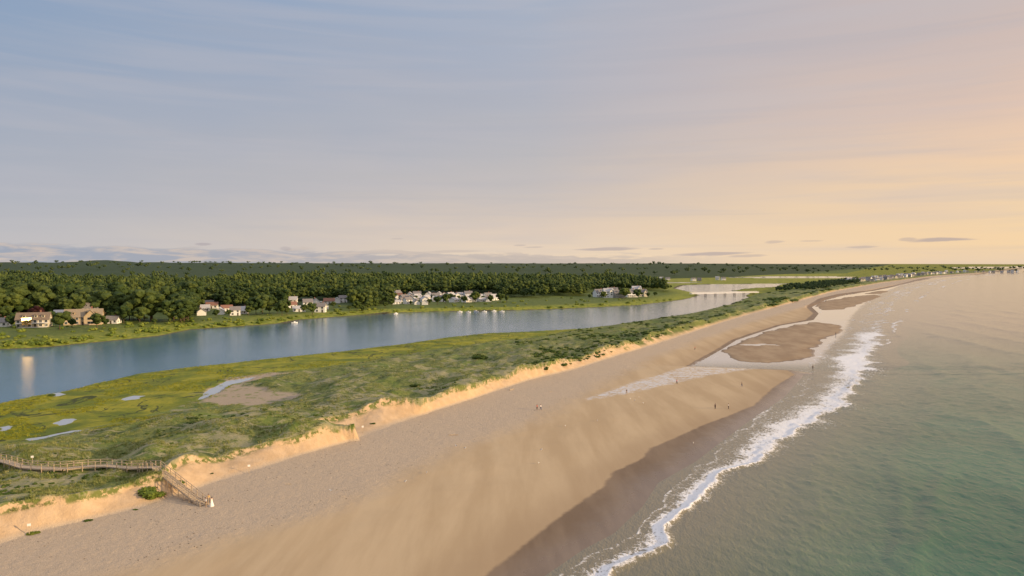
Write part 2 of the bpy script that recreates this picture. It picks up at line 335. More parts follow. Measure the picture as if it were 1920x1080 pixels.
dune=t.mix(pm_,grass,t.mix(t.mr(nf,.28,.50),tan,(.27,.25,.13)))
dry=t.mix(t.mr(nvf,.35,.7),(.38,.30,.215),(.55,.435,.315)); dry=t.mix(t.math('MULTIPLY',t.mr(nf,.55,.75),.5),dry,(.28,.215,.155))
dry=t.mix(t.math('MULTIPLY',t.mr(t.noise(P,.5,5,.7),.62,.72),.4),dry,(.18,.14,.10))
damp=t.mix(t.mr(t.noise(t.mapv(P,(1,.14,1),(0,0,-.57)),.13,6,.6,.2),.35,.65),(.43,.31,.18),(.51,.38,.23)); damp=t.mix(t.math('MULTIPLY',t.mr(nvf,.6,.8),.14),damp,(.25,.18,.12))
damp=t.mix(t.math('MULTIPLY',t.mr(nl,.5,.7),.15),damp,(.36,.26,.155))
damp=t.mix(t.mr(A['d_wet'],-12,-1,0,.45),damp,(.32,.22,.13))
wet=t.mix(t.mr(t.noise(t.mapv(P,(1,.2,1),(0,0,-.57)),.18,5,.6),.35,.65),(.165,.108,.060),(.215,.148,.088))
barc=t.mix(t.mr(t.noise(t.mapv(P,(1,.4,1),(0,0,-.57)),.12,5,.6),.35,.65),(.29,.20,.12),(.38,.275,.17))
nz=t.math('MULTIPLY',t.math('SUBTRACT',nm,.5),6.0); nzl=t.math('MULTIPLY',t.math('SUBTRACT',nl,.5),26.0)
c=land
c=t.mix(t.mr(t.math('SUBTRACT',A['d_bank'],A['d_land']),-1,1),c,marsh)
c=t.mix(t.mr(t.math('ADD',A['d_dune'],t.math('ADD',nzl,nz)),-2,2),c,dune)
mud=(.10,.075,.045)
c=t.mix(t.math('MULTIPLY',t.mr(t.math('MAXIMUM',A['d_bank'],A['d_land']),1.2,.4),.9),c,mud)
blw=t.mr(t.math('ADD',A['d_blow'],t.math('MULTIPLY',nz,.7)),-2,1.5)
c=t.mix(blw,c,t.mix(t.mr(t.math('ADD',nm,t.math('MULTIPLY',nl,.4)),.74,.82),t.mix(nm,(.33,.26,.185),(.42,.33,.23)),(.22,.22,.09)))
sand=t.mix(t.mr(A['scarp'],.75,1.0),t.mix(t.mr(nm,.3,.7),(.50,.345,.20),(.60,.43,.265)),dry)
veg=t.math('MULTIPLY',t.mr(A['scarp'],.95,.3),t.mr(t.math('ADD',t.noise(P,.09,4,.65),t.mr(A['yy'],240,430,-.22,.11)),.45,.54))
veg=t.math('MAXIMUM',veg,t.math('MULTIPLY',t.mr(A['scarp'],.28,.08),t.mr(t.noise(P,.6,5,.7),.46,.54)))
sand=t.mix(veg,sand,t.mix(nm,(.09,.115,.03),(.20,.21,.06)))
c=t.mix(t.mr(t.math('ADD',A['d_top'],t.math('MULTIPLY',nz,.4)),-.1,.5),c,sand)
dd=t.mr(t.math('ADD',A['d_dry'],t.math('ADD',t.math('MULTIPLY',nz,.7),t.math('MULTIPLY',nzl,.35))),-5,6); c=t.mix(dd,c,damp)
bb=t.mr(A['d_bar'],.3,2.5)
ww=t.mr(t.math('ADD',A['d_wet'],t.math('ADD',t.math('MULTIPLY',nz,.2),t.math('MULTIPLY',nzl,.06))),-.5,.5); c=t.mix(ww,c,wet); c=t.mix(bb,c,barc)
rip=t.noise(t.mapv(P,(1,2.0,1),(0,0,.5)),.40,4,.55,1.5)
rr=t.math('MULTIPLY',t.mr(t.math('ADD',A['d_run'],t.math('MULTIPLY',nz,.9)),-1.0,2),t.mr(rip,.46,.51))
pool=t.mr(A['d_pool'],-.15,.25)
rr=t.math('MAXIMUM',rr,pool)
c=t.mix(rr,c,t.mix(pool,(.60,.56,.52),(.36,.38,.40)))  # runoff paled so its colour carries the sky reflection
shallow=t.math('MAXIMUM',t.math('MULTIPLY',ww,t.math('SUBTRACT',1,bb)),rr)
rwet=t.mr(t.math('ADD',A['d_fl'],nz),1,12,.12,.55)
rg=t.math('ADD',t.math('MULTIPLY',t.math('SUBTRACT',1,shallow),.7),t.math('MULTIPLY',shallow,t.math('MULTIPLY',rwet,t.math('SUBTRACT',1,t.math('MULTIPLY',rr,.85)))))
t.put(p.inputs['Base Color'],c); t.put(p.inputs['Roughness'],rg)
t.put(p.inputs['Specular IOR Level'],t.math('ADD',.10,t.math('ADD',t.math('MULTIPLY',shallow,t.mr(A['d_fl'],1,12,.4,.12)),t.math('MULTIPLY',rr,.5))))
bs=t.math('SUBTRACT',1,dd)
hgt=t.math('ADD',t.math('MULTIPLY',nvf,.5),nf)
t.put(p.inputs['Normal'],t.bump(hgt,t.math('MULTIPLY',t.math('ADD',.05,t.math('MULTIPLY',bs,.75)),t.math('SUBTRACT',1,shallow)),.22))

# sea
sm,t,p=material("sea_material"); P=t.pos()
foamI=t.attr('foam'); calm=t.attr('calm'); dep=t.attr('depth'); dist=t.attr('dist')
r1=t.noise(t.mapv(P,(1,.45,1),(0,0,-.55)),.75,5,.64,.3); r2=t.noise(t.mapv(P,(1,.55,1),(0,0,-.9)),2.6,3,.65)
h=t.math('ADD',t.math('MULTIPLY',r1,.9),t.math('MULTIPLY',r2,.40))
PW=t.warp(P,.35,2.2)
l1=t.voro(t.mapv(PW,(1,.6,1),(0,0,-.55)),.8,'DISTANCE_TO_EDGE'); l2=t.voro(t.mapv(PW,(1,.7,1),(0,0,-.3)),2.1,'DISTANCE_TO_EDGE')
lace=t.math('ADD',t.math('ADD',t.math('MULTIPLY',l1,.65),t.math('MULTIPLY',l2,.6)),t.math('MULTIPLY',t.noise(PW,.9,7,.78,.4),1.35))
fm=t.mr(t.math('SUBTRACT',foamI,t.math('SUBTRACT',lace,.32)),-.08,.26)
deep=t.mix(t.mr(t.noise(P,.03,3,.5),.35,.65),(.024,.105,.056),(.044,.140,.078))
sandy=(.20,.17,.11)
c=t.mix(t.mr(dep,0,1.7),sandy,deep)
c=t.mix(t.mr(dist,150,650),c,(.21,.175,.13))  # far water warmed with distance, sky sheen put into the base colour
c=t.mix(calm,c,(.46,.43,.40))  # still water paled, brightness of reflected sky painted into its base
c=t.mix(fm,c,(.80,.78,.76))
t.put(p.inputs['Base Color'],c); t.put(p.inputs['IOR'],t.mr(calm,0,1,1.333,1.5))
t.put(p.inputs['Roughness'],t.math('ADD',t.math('MULTIPLY',fm,.6),t.mr(calm,0,1,.13,.05)))
act=t.math('SUBTRACT',1,t.math('MULTIPLY',calm,.96))
t.put(p.inputs['Normal'],t.bump(t.math('ADD',h,t.math('MULTIPLY',fm,.4)),t.math('MULTIPLY',act,t.mr(dist,150,700,.80,.34)),.34))
# river
rm,t,p=material("river_material"); P=t.pos()
r1=t.noise(t.mapv(P,(1,1.0,1),(0,0,.4)),.7,4,.65,.2); patchw=t.noise(t.mapv(P,(1,.5,1),(0,0,-.6)),.02,4,.6,.5)
sy=t.new('ShaderNodeSeparateXYZ'); t.l.new(P,sy.inputs[0])
t.put(p.inputs['Base Color'],t.mix(t.mr(sy.outputs[1],300,900),t.mix(patchw,(.025,.11,.185),(.035,.13,.20)),(.16,.20,.24))); p.inputs['IOR'].default_value=1.45; p.inputs['Roughness'].default_value=.07  # base pales upriver, reflected sky put into the colour
t.put(p.inputs['Normal'],t.bump(r1,t.mr(patchw,.35,.65,.38,.56),.22))

def foliage(name,a,b,cl,hz=True):
    m,t,p=material(name); P=t.pos(); r=t.attr('rnd'); oi=t.new('ShaderNodeObjectInfo').outputs['Random']
    v=t.math('FRACT',t.math('ADD',r,oi)); c=t.mix(t.math('POWER',v,1.6),a,b); c=t.mix(t.math('MULTIPLY',t.mr(t.noise(P,.6,4,.65),.4,.65),.6),c,cl)
    if hz:
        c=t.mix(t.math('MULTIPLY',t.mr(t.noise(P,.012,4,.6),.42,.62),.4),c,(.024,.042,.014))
        s_=t.new('ShaderNodeSeparateXYZ'); t.l.new(P,s_.inputs[0]); c=t.mix(t.mr(s_.outputs[1],1000,7000,0,.55,False),c,(.085,.125,.085))  # aerial haze painted into leaf colour by distance
    t.put(p.inputs['Base Color'],c); p.inputs['Roughness'].default_value=.75; p.inputs['Specular IOR Level'].default_value=.12
    return m
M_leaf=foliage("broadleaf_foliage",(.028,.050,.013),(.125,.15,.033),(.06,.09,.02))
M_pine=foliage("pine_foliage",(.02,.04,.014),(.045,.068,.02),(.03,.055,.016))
M_redleaf=foliage("copper_foliage",(.035,.012,.014),(.06,.022,.02),(.045,.016,.016),False)
M_shrub=foliage("shrub_foliage",(.045,.075,.014),(.105,.135,.028),(.065,.10,.018),False)
M_bankg=foliage("bank_plant_foliage",(.10,.145,.022),(.23,.25,.04),(.14,.17,.028),False)
M_grass=foliage("beach_grass_blades",(.13,.165,.035),(.40,.36,.15),(.20,.23,.06),False)
M_marsh=foliage("marsh_grass_blades",(.16,.185,.016),(.36,.33,.04),(.22,.235,.022),False)
M_bark=simple("bark",(.10,.07,.05),.9,.3,3)
M_wood=simple("weathered_wood",(.46,.36,.25),.85,.25,6,bump=.3)
M_darkwood=simple("dark_timber",(.08,.065,.05),.85,.3,4)
M_white=simple("white_painted_clapboard",(.80,.78,.74),.6,.06,3)
M_tan=simple("tan_shingle",(.50,.38,.24),.85,.15,3)
M_tanroof=simple("tan_cedar_roof",(.30,.235,.16),.85,.2,2)
M_greysh=simple("grey_shingle_wall",(.34,.32,.30),.85,.12,3)
M_yel=simple("cream_clapboard",(.62,.55,.42),.7,.08,3)
M_rgrey=simple("grey_shingle_roof",(.22,.20,.19),.85,.2,2)
M_rlight=simple("pale_grey_roof",(.46,.44,.43),.7,.1,2)
M_rbrown=simple("brown_shingle_roof",(.20,.15,.11),.85,.2,2)
M_rred=simple("red_brown_roof",(.26,.13,.09),.85,.2,2)
M_brick=simple("chimney_brick",(.28,.13,.09),.9,.2,8)
M_glass=simple("window_glass",(.03,.04,.05),.08,.1,1,spec=.8)
M_trim=simple("white_trim",(.80,.78,.74),.5,.04,3)
M_mirror=simple("sun_glint_mirror",(1.0,.74,.38),.17,.02,1,metal=1)  # tinted metal mirror, warm sunlight put into its colour

# ---------- terrain sheet ----------
nr,nc=1050,1450
s=np.linspace(900,4.2,nr)
ys=57600/s; ys=np.concatenate([ys,[20000,30000]]); nr=len(ys)
us=np.linspace(-1.08,1.08,nc-6); us=np.concatenate([[-2.6,-1.8,-1.35],us,[1.35,1.8,2.6]])
X=ys[:,None]*us[None,:]; Y=np.repeat(ys[:,None],nc,1)
xf=X.ravel(); yf=Y.ravel()
Z,AT=terrain(xf,yf,True)
me=np_mesh("ground",np.stack([xf,yf,Z],-1),grid_faces(nr,nc),4,AT,True)
add("ground",me,gm,kind="structure",label="sandy barrier beach, grassy dunes, salt marsh and wooded mainland",cat="ground")
ry=57600/np.linspace(900,2.0,300); cols=[]
for y in ry:
    xr=float(ST(y))+1.5 if y<2960 else 2.5*y
    cols.append(np.stack([np.linspace(-2.5*y,xr,12),np.full(12,y),np.zeros(12)],-1))
add("river_water",np_mesh("river_water",np.concatenate(cols),grid_faces(300,12),4,None,True),rm,kind="structure",label="calm blue tidal river between marsh and wooded bank",cat="river")
# ---------- sea sheet ----------
nr,nc=1000,950
ys=57600/np.linspace(900,19.3,nr)
tt=np.linspace(0,1,nc)
L0=SL(ys)-12-ys*.01
L0=np.minimum(L0,FL(ys)-8)
Rt=np.maximum(1.15*ys+40,L0+60)
X=L0[:,None]+(Rt-L0)[:,None]*tt[None,:]; Y=np.repeat(ys[:,None],nc,1)
x=X.ravel(); y=Y.ravel()
fl=FL(y); fs=FS(y); dfo=(x-fl)*CC+(fbm(x/6,y/6,90,3)-.5)*4; ft=(x-fl)/np.maximum(fs-fl,1)
ftw=ft+(fbm(x/9,y/9,91,4)-.5)*.8+(fbm(x/2.5,y/2.5,94,2)-.5)*.15
foam=np.interp(ftw,[-.15,-.03,.08,.30,.50,.70,.92,1.1,1.5,3.0],[0,.62,.40,.44,.64,.92,1.02,.50,.22,0])
ffar=np.interp(ftw,[-.15,0,.08,.25,.5,.58,.72,.92,1.0,1.25],[0,.62,.20,.12,.68,.26,.20,.78,.35,0])*(.45+.9*(fbm(x/40,y/40,96,3)))
k=sst(360,560,y); foam=foam*(1-k)+ffar*k
foam*=.80+.5*(fbm(x/25,y/25,92,2)-.3)
b2=(x-B2(y))*CC+(fbm(x/18,y/18,93,3)-.5)*9
patchy=sst(.36,.60,fbm(x/30,y/30,95,2))*sst(165,215,y)
foam=np.maximum(foam,np.exp(-(b2/np.clip(y/300,.6,4))**2)*.68*patchy)
foam=np.maximum(foam,np.where((b2<0)&(ft>1),.32*np.exp(b2/9)*patchy,0))
b3=b2-np.clip(y*.06,12,60)-(fbm(x/30,y/30,97,2)-.5)*14
pat3=sst(.55,.68,fbm(x/26,y/26,99,2))
foam=np.maximum(foam,np.exp(-(b3/np.clip(y/280,.5,5))**2)*.38*pat3*sst(300,420,y))
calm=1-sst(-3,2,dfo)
ch=np.exp(-((x-SL(y)-3)/2.5)**2)*.46*sst(.45,.6,fbm(x/9,y/9,113,3))*(y>300)
foam=np.maximum(foam,ch)
damp_=sst(0,25,dfo)*.9+.1
fadeN=sst(500,150,y)
sw=dfo+(fbm(x/40,y/40,101,3)-.5)*26
swell=(0.5+.5*np.sin(2*np.pi*sw/19))**3*.24*sst(4,25,dfo)*(.2+fbm(x/30,y/30,103,2))
sw2=(x*.985+y*-.17)+(fbm(x/30,y/30,105,3)-.5)*10
swell+= (0.5+.5*np.sin(2*np.pi*sw2/31+1.2))**5*.30*sst(30,60,dfo)*sst(.3,.6,fbm(x/45,y/45,106,2))
wv=(fbm(x/14,y/14,115,2)-.5)*2
for Cn,wd,am,y0,y1 in ((SW1,1.8,.26,80,175),(SW2,2.0,.30,80,165),(SW3,2.4,.26,130,220)):
    L_=np.exp(-((x-Cn(y)+wv)/wd)**2)*sst(y0,y0+15,y)*sst(y1,y1-40,y)
    swell+=L_*am*(.8+.4*fbm(x/5,y/5,117,2)); foam=np.maximum(foam,L_*.20)  # swell crests get a faint foam value in place of their pale glitter
z=(swell*sst(1800,300,y) + (fbm(x/1.8,y/2.6,107,4)-.5)*.26*damp_*fadeN + (fbm(x/8,y/11,109,3)-.5)*.13*damp_*sst(900,300,y))*(1-calm)
z=z+np.exp(-((ftw-.98)/.14)**2)*.40*sst(600,100,y)+np.exp(-(b2/1.6)**2)*.25*patchy*sst(500,150,y)
z=np.where(calm>.5,0.0,z)
tz=terrain(x,y); depth=np.clip(-tz,0,3); depth=np.where((calm>.5),np.minimum(depth,.5),depth)
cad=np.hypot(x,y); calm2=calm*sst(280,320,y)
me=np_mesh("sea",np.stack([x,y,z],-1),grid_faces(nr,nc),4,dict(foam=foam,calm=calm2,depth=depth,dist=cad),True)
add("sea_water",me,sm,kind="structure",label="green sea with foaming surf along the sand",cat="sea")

# ---------- vegetation templates ----------
def ico(sub):
    import bmesh
    bm=bmesh.new(); bmesh.ops.create_icosphere(bm,subdivisions=sub,radius=1); v=np.array([q.co[:] for q in bm.verts]); f=np.array([[a.index for a in q.verts] for q in bm.faces]); bm.free(); return v,f
I1=ico(1); I2=ico(2)
def cards(cent,size,r):
    n=len(cent); a=r.normal(size=(n,3)); a/=np.linalg.norm(a,axis=1)[:,None]; b=np.cross(a,r.normal(size=(n,3))); b/=np.linalg.norm(b,axis=1)[:,None]
    sz=(size*r.uniform(.6,1.3,n))[:,None]
    V=np.stack([cent-a*sz,cent+b*sz*.8,cent+a*sz],1).reshape(-1,3); Fc=np.arange(n*3).reshape(-1,3); return V,Fc
def merge(parts):
    Vs=[];Fs=[];o=0
    for v,f in parts: Vs.append(v);Fs.append(f+o);o+=len(v)
    return np.concatenate(Vs),np.concatenate(Fs)
def crown_broad(seed,lobes=9,cpl=70,core=I2,H=14,W=5.2,cs=.5,out=1.06):
    """lobes spread over a dome so the crown is rounded with gaps between clumps"""
    r=np.random.default_rng(seed); parts=[]
    lean=r.normal(size=2)*W*.12
    for i in range(lobes):
        ang=i*2.4+r.uniform(-.6,.6); k=(i+.5)/lobes; th=math.acos(1-k*1.15)
        rad=W*.75*math.sin(th)*r.uniform(.6,1.25); zc=H*.50+H*.30*math.cos(th)*r.uniform(.7,1.2)
        c=np.array([math.cos(ang)*rad+lean[0]*k,math.sin(ang)*rad+lean[1]*k,zc]); lr=W*r.uniform(.26,.50)
        v,f=core; nn=1+.38*(r.random(len(v))-.5); parts.append((v*nn[:,None]*lr*np.array([.9,.9,.72])+c,f))
        if cpl:
            d=r.normal(size=(cpl,3)); d/=np.linalg.norm(d,axis=1)[:,None]; parts.append(cards(c+d*lr*np.array([1,1,.8])*r.uniform(.8,out,(cpl,1)),cs,r))
    v,f=core; parts.append((v*np.array([W*.55,W*.55,H*.22])+np.array([0,0,H*.45]),f))
    return merge(parts)
def crown_pine(seed,tiers=9,cpt=55,H=17,W=3.6,core=True,cs=.5):
    r=np.random.default_rng(seed); parts=[]
    for i in range(tiers):
        k=i/(tiers-1); z=H*(.25+.72*k); w=W*(1-k)**.6*r.uniform(.7,1.2)+.45
        if core:
            v,f=I1; nn=1+.35*(r.random(len(v))-.5); parts.append((v*nn[:,None]*np.array([w*.8,w*.8,H/tiers*.6])+np.array([r.uniform(-.5,.5),r.uniform(-.5,.5),z]),f))
        if cpt:
            a=r.uniform(0,6.28,cpt); q=w*np.sqrt(r.uniform(.2,1.2,cpt)); parts.append(cards(np.stack([np.cos(a)*q,np.sin(a)*q,z-.25*q+r.uniform(-.5,.5,cpt)],1),cs,r))
    return merge(parts)
def to_mesh(name,VF):
    V,Fc=VF
    rnd=vn(V[:,0]*1.1,V[:,2]*1.1+V[:,1],5)*.35
    return np_mesh(name,V,Fc,3,dict(rnd=rnd))
def trunk_mesh(H,seed,pine=False):
    r=random.Random(seed); m=MB(); m.cyl((0,0,-.6),(0,0,H*.35),.34,.24,8); m.cyl((0,0,H*.35),(r.uniform(-.3,.3),r.uniform(-.3,.3),H*.8),.24,.09,8)
    for i in range(5):
        a=r.uniform(0,6.28); z=H*r.uniform(.3,.6); L=H*.2*(0.5 if pine else 1); m.cyl((0,0,z),(math.cos(a)*L,math.sin(a)*L,z+L*(.2 if pine else .8)),.11,.04,6)
    return m.mesh("trunk")
def scatter(name,tmpls,x,y,z,sc,scz,mat,**kw):
    n=len(x); which=rng.integers(0,len(tmpls),n); Vs=[];Fs=[];Rn=[];o=0
    for i,(v,f) in enumerate(tmpls):
        m=which==i; k=m.sum()
        if not k: continue
        a=rng.uniform(0,6.28,k); ca,sa=np.cos(a)[:,None],np.sin(a)[:,None]
        S_=sc[m][:,None]
        vx=(v[None,:,0]*ca-v[None,:,1]*sa)*S_+x[m][:,None]; vy=(v[None,:,0]*sa+v[None,:,1]*ca)*S_+y[m][:,None]; vz=v[None,:,2]*scz[m][:,None]+z[m][:,None]
        Vs.append(np.stack([vx,vy,vz],-1).reshape(-1,3)); nv=len(v)
        Fs.append((f[None]+(np.arange(k)*nv)[:,None,None]).reshape(-1,f.shape[1])+o); o+=k*nv
        Rn.append(np.repeat(rng.random(k),nv))
    me=np_mesh(name,np.concatenate(Vs),np.concatenate(Fs),Fs[0].shape[1],dict(rnd=np.concatenate(Rn)))
    return add(name,me,mat,**kw)

# ---------- houses ----------
def house_parts(w,d,h,rh,storeys,wallm,roofm,chim=True,dormer=False,porch=False,gable=False):
    """ridge along x; front faces -y"""
    out={}
    m=MB(); m.v=[(-w/2,-d/2,-1),(w/2,-d/2,-1),(w/2,d/2,-1),(-w/2,d/2,-1),(-w/2,-d/2,h),(w/2,-d/2,h),(w/2,d/2,h),(-w/2,d/2,h),(-w/2,0,h+rh),(w/2,0,h+rh)]
    m.f=[(0,1,5,4),(2,3,7,6),(1,2,6,9,5),(3,0,4,8,7)]; m.m=[0]*4
    roof=MB(); o=.45; th=.22
    def slope(x0,x1,y0,y1,z0,z1,R_=roof):
        v=[(x0,y0,z0),(x1,y0,z0),(x1,y1,z1),(x0,y1,z1)]; b=len(R_.v); R_.v+=[(a,b_,c+.02) for a,b_,c in v]+[(a,b_,c+.02+th) for a,b_,c in v]
        for f in [(0,3,2,1),(4,5,6,7),(0,1,5,4),(1,2,6,5),(2,3,7,6),(3,0,4,7)]: R_.f.append(tuple(b+i for i in f)); R_.m.append(0)
    k=rh/(d/2)
    slope(-w/2-o,w/2+o,-d/2-o,0,h-o*k,h+rh); slope(-w/2-o,w/2+o,d/2+o,0,h-o*k,h+rh)
    if gable:
        gw=w*.36; gx=w*.22; gy=-d/2-1.6; gr=rh*.9; 
        b=len(m.v); m.v+=[(gx-gw/2,gy,-1),(gx+gw/2,gy,-1),(gx+gw/2,0,-1),(gx-gw/2,0,-1),(gx-gw/2,gy,h),(gx+gw/2,gy,h),(gx+gw/2,0,h),(gx-gw/2,0,h),(gx,gy,h+gr),(gx,0,h+gr)]
        for f in [(0,1,5,8,4),(1,2,6,5),(3,0,4,7)]: m.f.append(tuple(b+i for i in f)); m.m.append(0)
        for sg in (-1,1):
            x0=gx+sg*(gw/2+.4); zz=h-.4*gr/(gw/2)
            v=[(x0,gy-.4,zz),(x0,0,zz),(gx,0,h+gr),(gx,gy-.4,h+gr)]; b=len(roof.v); roof.v+=[(a,q,c+.03) for a,q,c in v]+[(a,q,c+.24) for a,q,c in v]
            for f in [(0,3,2,1),(4,5,6,7),(0,1,5,4),(1,2,6,5),(2,3,7,6),(3,0,4,7)]: roof.f.append(tuple(b+i for i in f)); roof.m.append(0)
    out['wall']=[(m.mesh("wall"),wallm)]; out['roof']=[(roof.mesh("roof"),roofm)]
    wins=[]
    def win(x,y,z,ww,wh,side):
        q=MB()
        if side=='x': q.box((x,y,z),(.08,ww+.24,wh+.24),mi=0); q.box((x+(.05 if x>0 else -.05),y,z),(.04,ww,wh),mi=1); q.box((x+(.075 if x>0 else -.075),y,z),(.02,.06,wh),mi=0)
        else:
            sgn=-1 if y<0 else 1
            q.box((x,y,z),(ww+.24,.08,wh+.24),mi=0); q.box((x,y+.05*sgn,z),(ww,.04,wh),mi=1); q.box((x,y+.075*sgn,z),(.06,.02,wh),mi=0)
        wins.append((q.mesh("window"),[M_trim,M_glass]))
    n=max(2,int(w/2.8)); sh=h/storeys
    for s_ in range(storeys):
        for i in range(n):
            xx=-w/2+(i+.5)*w/n
            if s_==0 and i==n//2: continue
            if gable and abs(xx-w*.22)<w*.2:
                if abs(xx-w*.22)<w*.12: win(w*.22,-d/2-1.64,sh*s_+sh*.55,w*.16,1.5,'y')
                continue
            win(xx,-d/2-.04,sh*s_+sh*.55,1.4,1.5,'y')
        nn_=max(1,int(d/3.2))
        for i in range(nn_): win(w/2+.04,-d/2+(i+.5)*d/nn_,sh*s_+sh*.55,1.0,1.4,'x')
    if rh>1.8: win(w/2+.04,0,h+rh*.35,.8,1.0,'x')
    out['window']=wins
    q=MB(); dxx=-w/2+(n//2+.5)*w/n; q.box((dxx,-d/2-.04,1.05),(1.1,.08,2.2)); out['door']=[(q.mesh("door"),M_darkwood)]
    if chim: q=MB(); q.box((w*.2,d*.12,h+rh*.8),(.8,.8,rh*1.1)); q.box((w*.2,d*.12,h+rh*1.35+.06),(.95,.95,.12)); out['chimney']=[(q.mesh("chimney"),M_brick)]
    if porch:
        q=MB(); q.box((0,-d/2-1.3,.25),(w*.9,2.5,.25)); q.box((0,-d/2-1.35,2.85),(w*.95,2.6,.18))
        for i in range(5): q.box((-w*.43+i*w*.215,-d/2-2.4,1.55),(.18,.18,2.4))
        out['porch']=[(q.mesh("porch"),M_trim)]
    if dormer:
        ds=[]
        for xx in (-w*.25,w*.1,w*.32)[:2 if w<12 else 3]:
            q=MB(); yy=-d*.28; zz=h+rh*.42
            q.box((xx,yy,zz+.2),(1.7,d*.22,1.3),mi=0); q.box((xx,yy-d*.11-.03,zz+.25),(1.0,.06,.9),mi=1)
            b=len(q.v); y0=yy-d*.11-.25; y1=yy+d*.2
            q.v+=[(xx-1.1,y0,zz+.83),(xx+1.1,y0,zz+.83),(xx,y0,zz+1.6),(xx-1.1,y1,zz+.83),(xx+1.1,y1,zz+.83),(xx,y1,zz+1.6)]
            for f in [(0,1,2),(0,2,5,3),(1,4,5,2),(3,5,4)]: q.f.append(tuple(b+i for i in f)); q.m.append(2)
            ds.append((q.mesh("dormer"),[wallm,M_glass,roofm]))
        out['dormer']=ds
    for k_,lst in out.items():
        for me_,mt in lst:
            for mm in (mt if isinstance(mt,list) else [mt]): me_.materials.append(mm)
    return out
HOUSES=[]
def build_house(tpl,px,py,rot,label,group=None,cat="house",sc=1.0,pos=None):
    if pos: x,y=pos; z=TH(x,y)
    else: x,y,z=place(px,py)
    HOUSES.append((x,y))
    e=bpy.data.objects.new("house",None); COL.objects.link(e); e.location=(x,y,max(z,.6)); e.rotation_euler[2]=rot; e.scale=(sc,sc,sc)
    e["label"]=label; e["category"]=cat
    if group: e["group"]=group
    par={}
    for k in ['wall','roof','window','door','chimney','porch','dormer']:
        for me_,mt in tpl.get(k,[]):
            o=bpy.data.objects.new(k,me_); COL.objects.link(o); o.parent=e if k not in('chimney','dormer') else par.get('roof',e); par[k]=o
    return e
T_tan1=house_parts(18,10,5.0,4.2,2,M_yel,M_rbrown,dormer=True,porch=True)
T_tan2=house_parts(22,11,5.4,4.8,2,M_tan,M_tanroof,gable=True,dormer=True)
T_wc=[house_parts(9,7,2.9,2.6,1,M_white,M_rgrey),house_parts(11,6.5,2.8,2.3,1,M_white,M_rlight,chim=False),house_parts(8,7,3.2,2.8,1,M_white,M_rlight,porch=True),house_parts(10,7,3.0,2.5,1,M_white,M_rred,chim=False),house_parts(8,6,4.6,2.6,2,M_white,M_rgrey,chim=False)]
T_big=[house_parts(15,10,6.4,4.2,2,M_white,M_rgrey,porch=True,dormer=True),house_parts(13,10,8.4,3.8,3,M_white,M_rlight,gable=True),house_parts(14,9,6.2,4.2,2,M_greysh,M_rgrey,dormer=True),house_parts(12,9,6,4,2,M_yel,M_rgrey,gable=True)]
h1=build_house(T_tan1,64,613,.42,"cream two-storey house with brown roof on the riverbank lawn")
build_house(T_tan2,158,608,.40,"tan shingled house with gables on the riverbank lawn")
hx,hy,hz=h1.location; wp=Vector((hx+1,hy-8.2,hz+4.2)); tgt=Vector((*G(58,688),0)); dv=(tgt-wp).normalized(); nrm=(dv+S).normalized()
q=MB(); q.box((0,0,0),(5.4,4.4,.06))  # oversized pane, added and tilted to throw the sun glint onto the river
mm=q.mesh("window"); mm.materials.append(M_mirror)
o=bpy.data.objects.new("window",mm); COL.objects.link(o); o.parent=h1; o["label"]="added mirror pane standing for a sun-glinting house window"
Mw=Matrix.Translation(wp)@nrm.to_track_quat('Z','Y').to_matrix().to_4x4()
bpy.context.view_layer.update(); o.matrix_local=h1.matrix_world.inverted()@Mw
build_house(T_big[2],172,590,.5,"grey shingled house with dormers among trees",sc=.9)
build_house(T_wc[1],118,594,.3,"small white house with pale roof behind hedges")
build_house(T_wc[0],3,612,.2,"small white cottage beside the riverbank")
GC="white cottages along the river"
LB=["white cottage with dark grey roof","long white cottage with pale roof","white cottage with porch and pale roof","white cottage with red-brown roof","two-storey white cottage with grey roof"]
for i,(px,py) in enumerate([(378,591),(398,578),(412,589),(441,591),(455,588),(392,573),(545,577),(561,584),(577,576),(592,571),(608,579),(617,570),(632,568),(643,567),(550,567),(212,606),(425,583),(530,573),(601,585),(385,583)]):
    k=(i*3)%5; build_house(T_wc[k],px,py,random.choice([.3,.5,1.9,.1])+random.uniform(-.1,.1),LB[k]+" among trees",GC,sc=random.uniform(.85,1.1))
GV="white cottages of the riverside village"
rows=[(570,746,800,14),(566,752,925,18),(562,744,935,16),(558.5,748,925,16),(555.5,745,880,15)]
for py,a,b,stp in rows:
    px=a
    while px<b:
        k=random.choice([0,1,1,2,2,3,4]); build_house(T_wc[k],px+random.uniform(-4,4),py+random.uniform(-1,1),random.choice([.2,1.75,.9])+random.uniform(-.25,.25),LB[k]+" in a village",GV,sc=random.uniform(.75,1.1)); px+=stp*random.uniform(.7,1.4)
for i,(px,py) in enumerate([(1124,557),(1140,558),(1160,558.5),(1184,557),(1204,556),(1193,552),(1148,553)]):
    build_house(T_big[[0,1,2,0,3,1,0][i]],px,py,.15+random.uniform(-.2,.3),["large white house with porch and dormers by the river","tall white three-storey house by the marsh","grey shingled house with dormers by the marsh","large white house with porch and dormers by the river","cream gabled house beside the marsh","tall white three-storey house by the marsh","large white house with porch and dormers by the river"][i],"large houses beside the marsh",sc=.9)
for px,py in [(1240,526),(1252,525.5),(1300,527),(1311,527),(1345,525),(1356,525.5)]:
    build_house(T_big[random.randrange(4)],px,py,random.uniform(-.3,.5),"distant two-storey house at the marsh edge","houses at the far marsh edge",sc=.75)
GB="distant beachfront houses"
yy=1480; nb=0
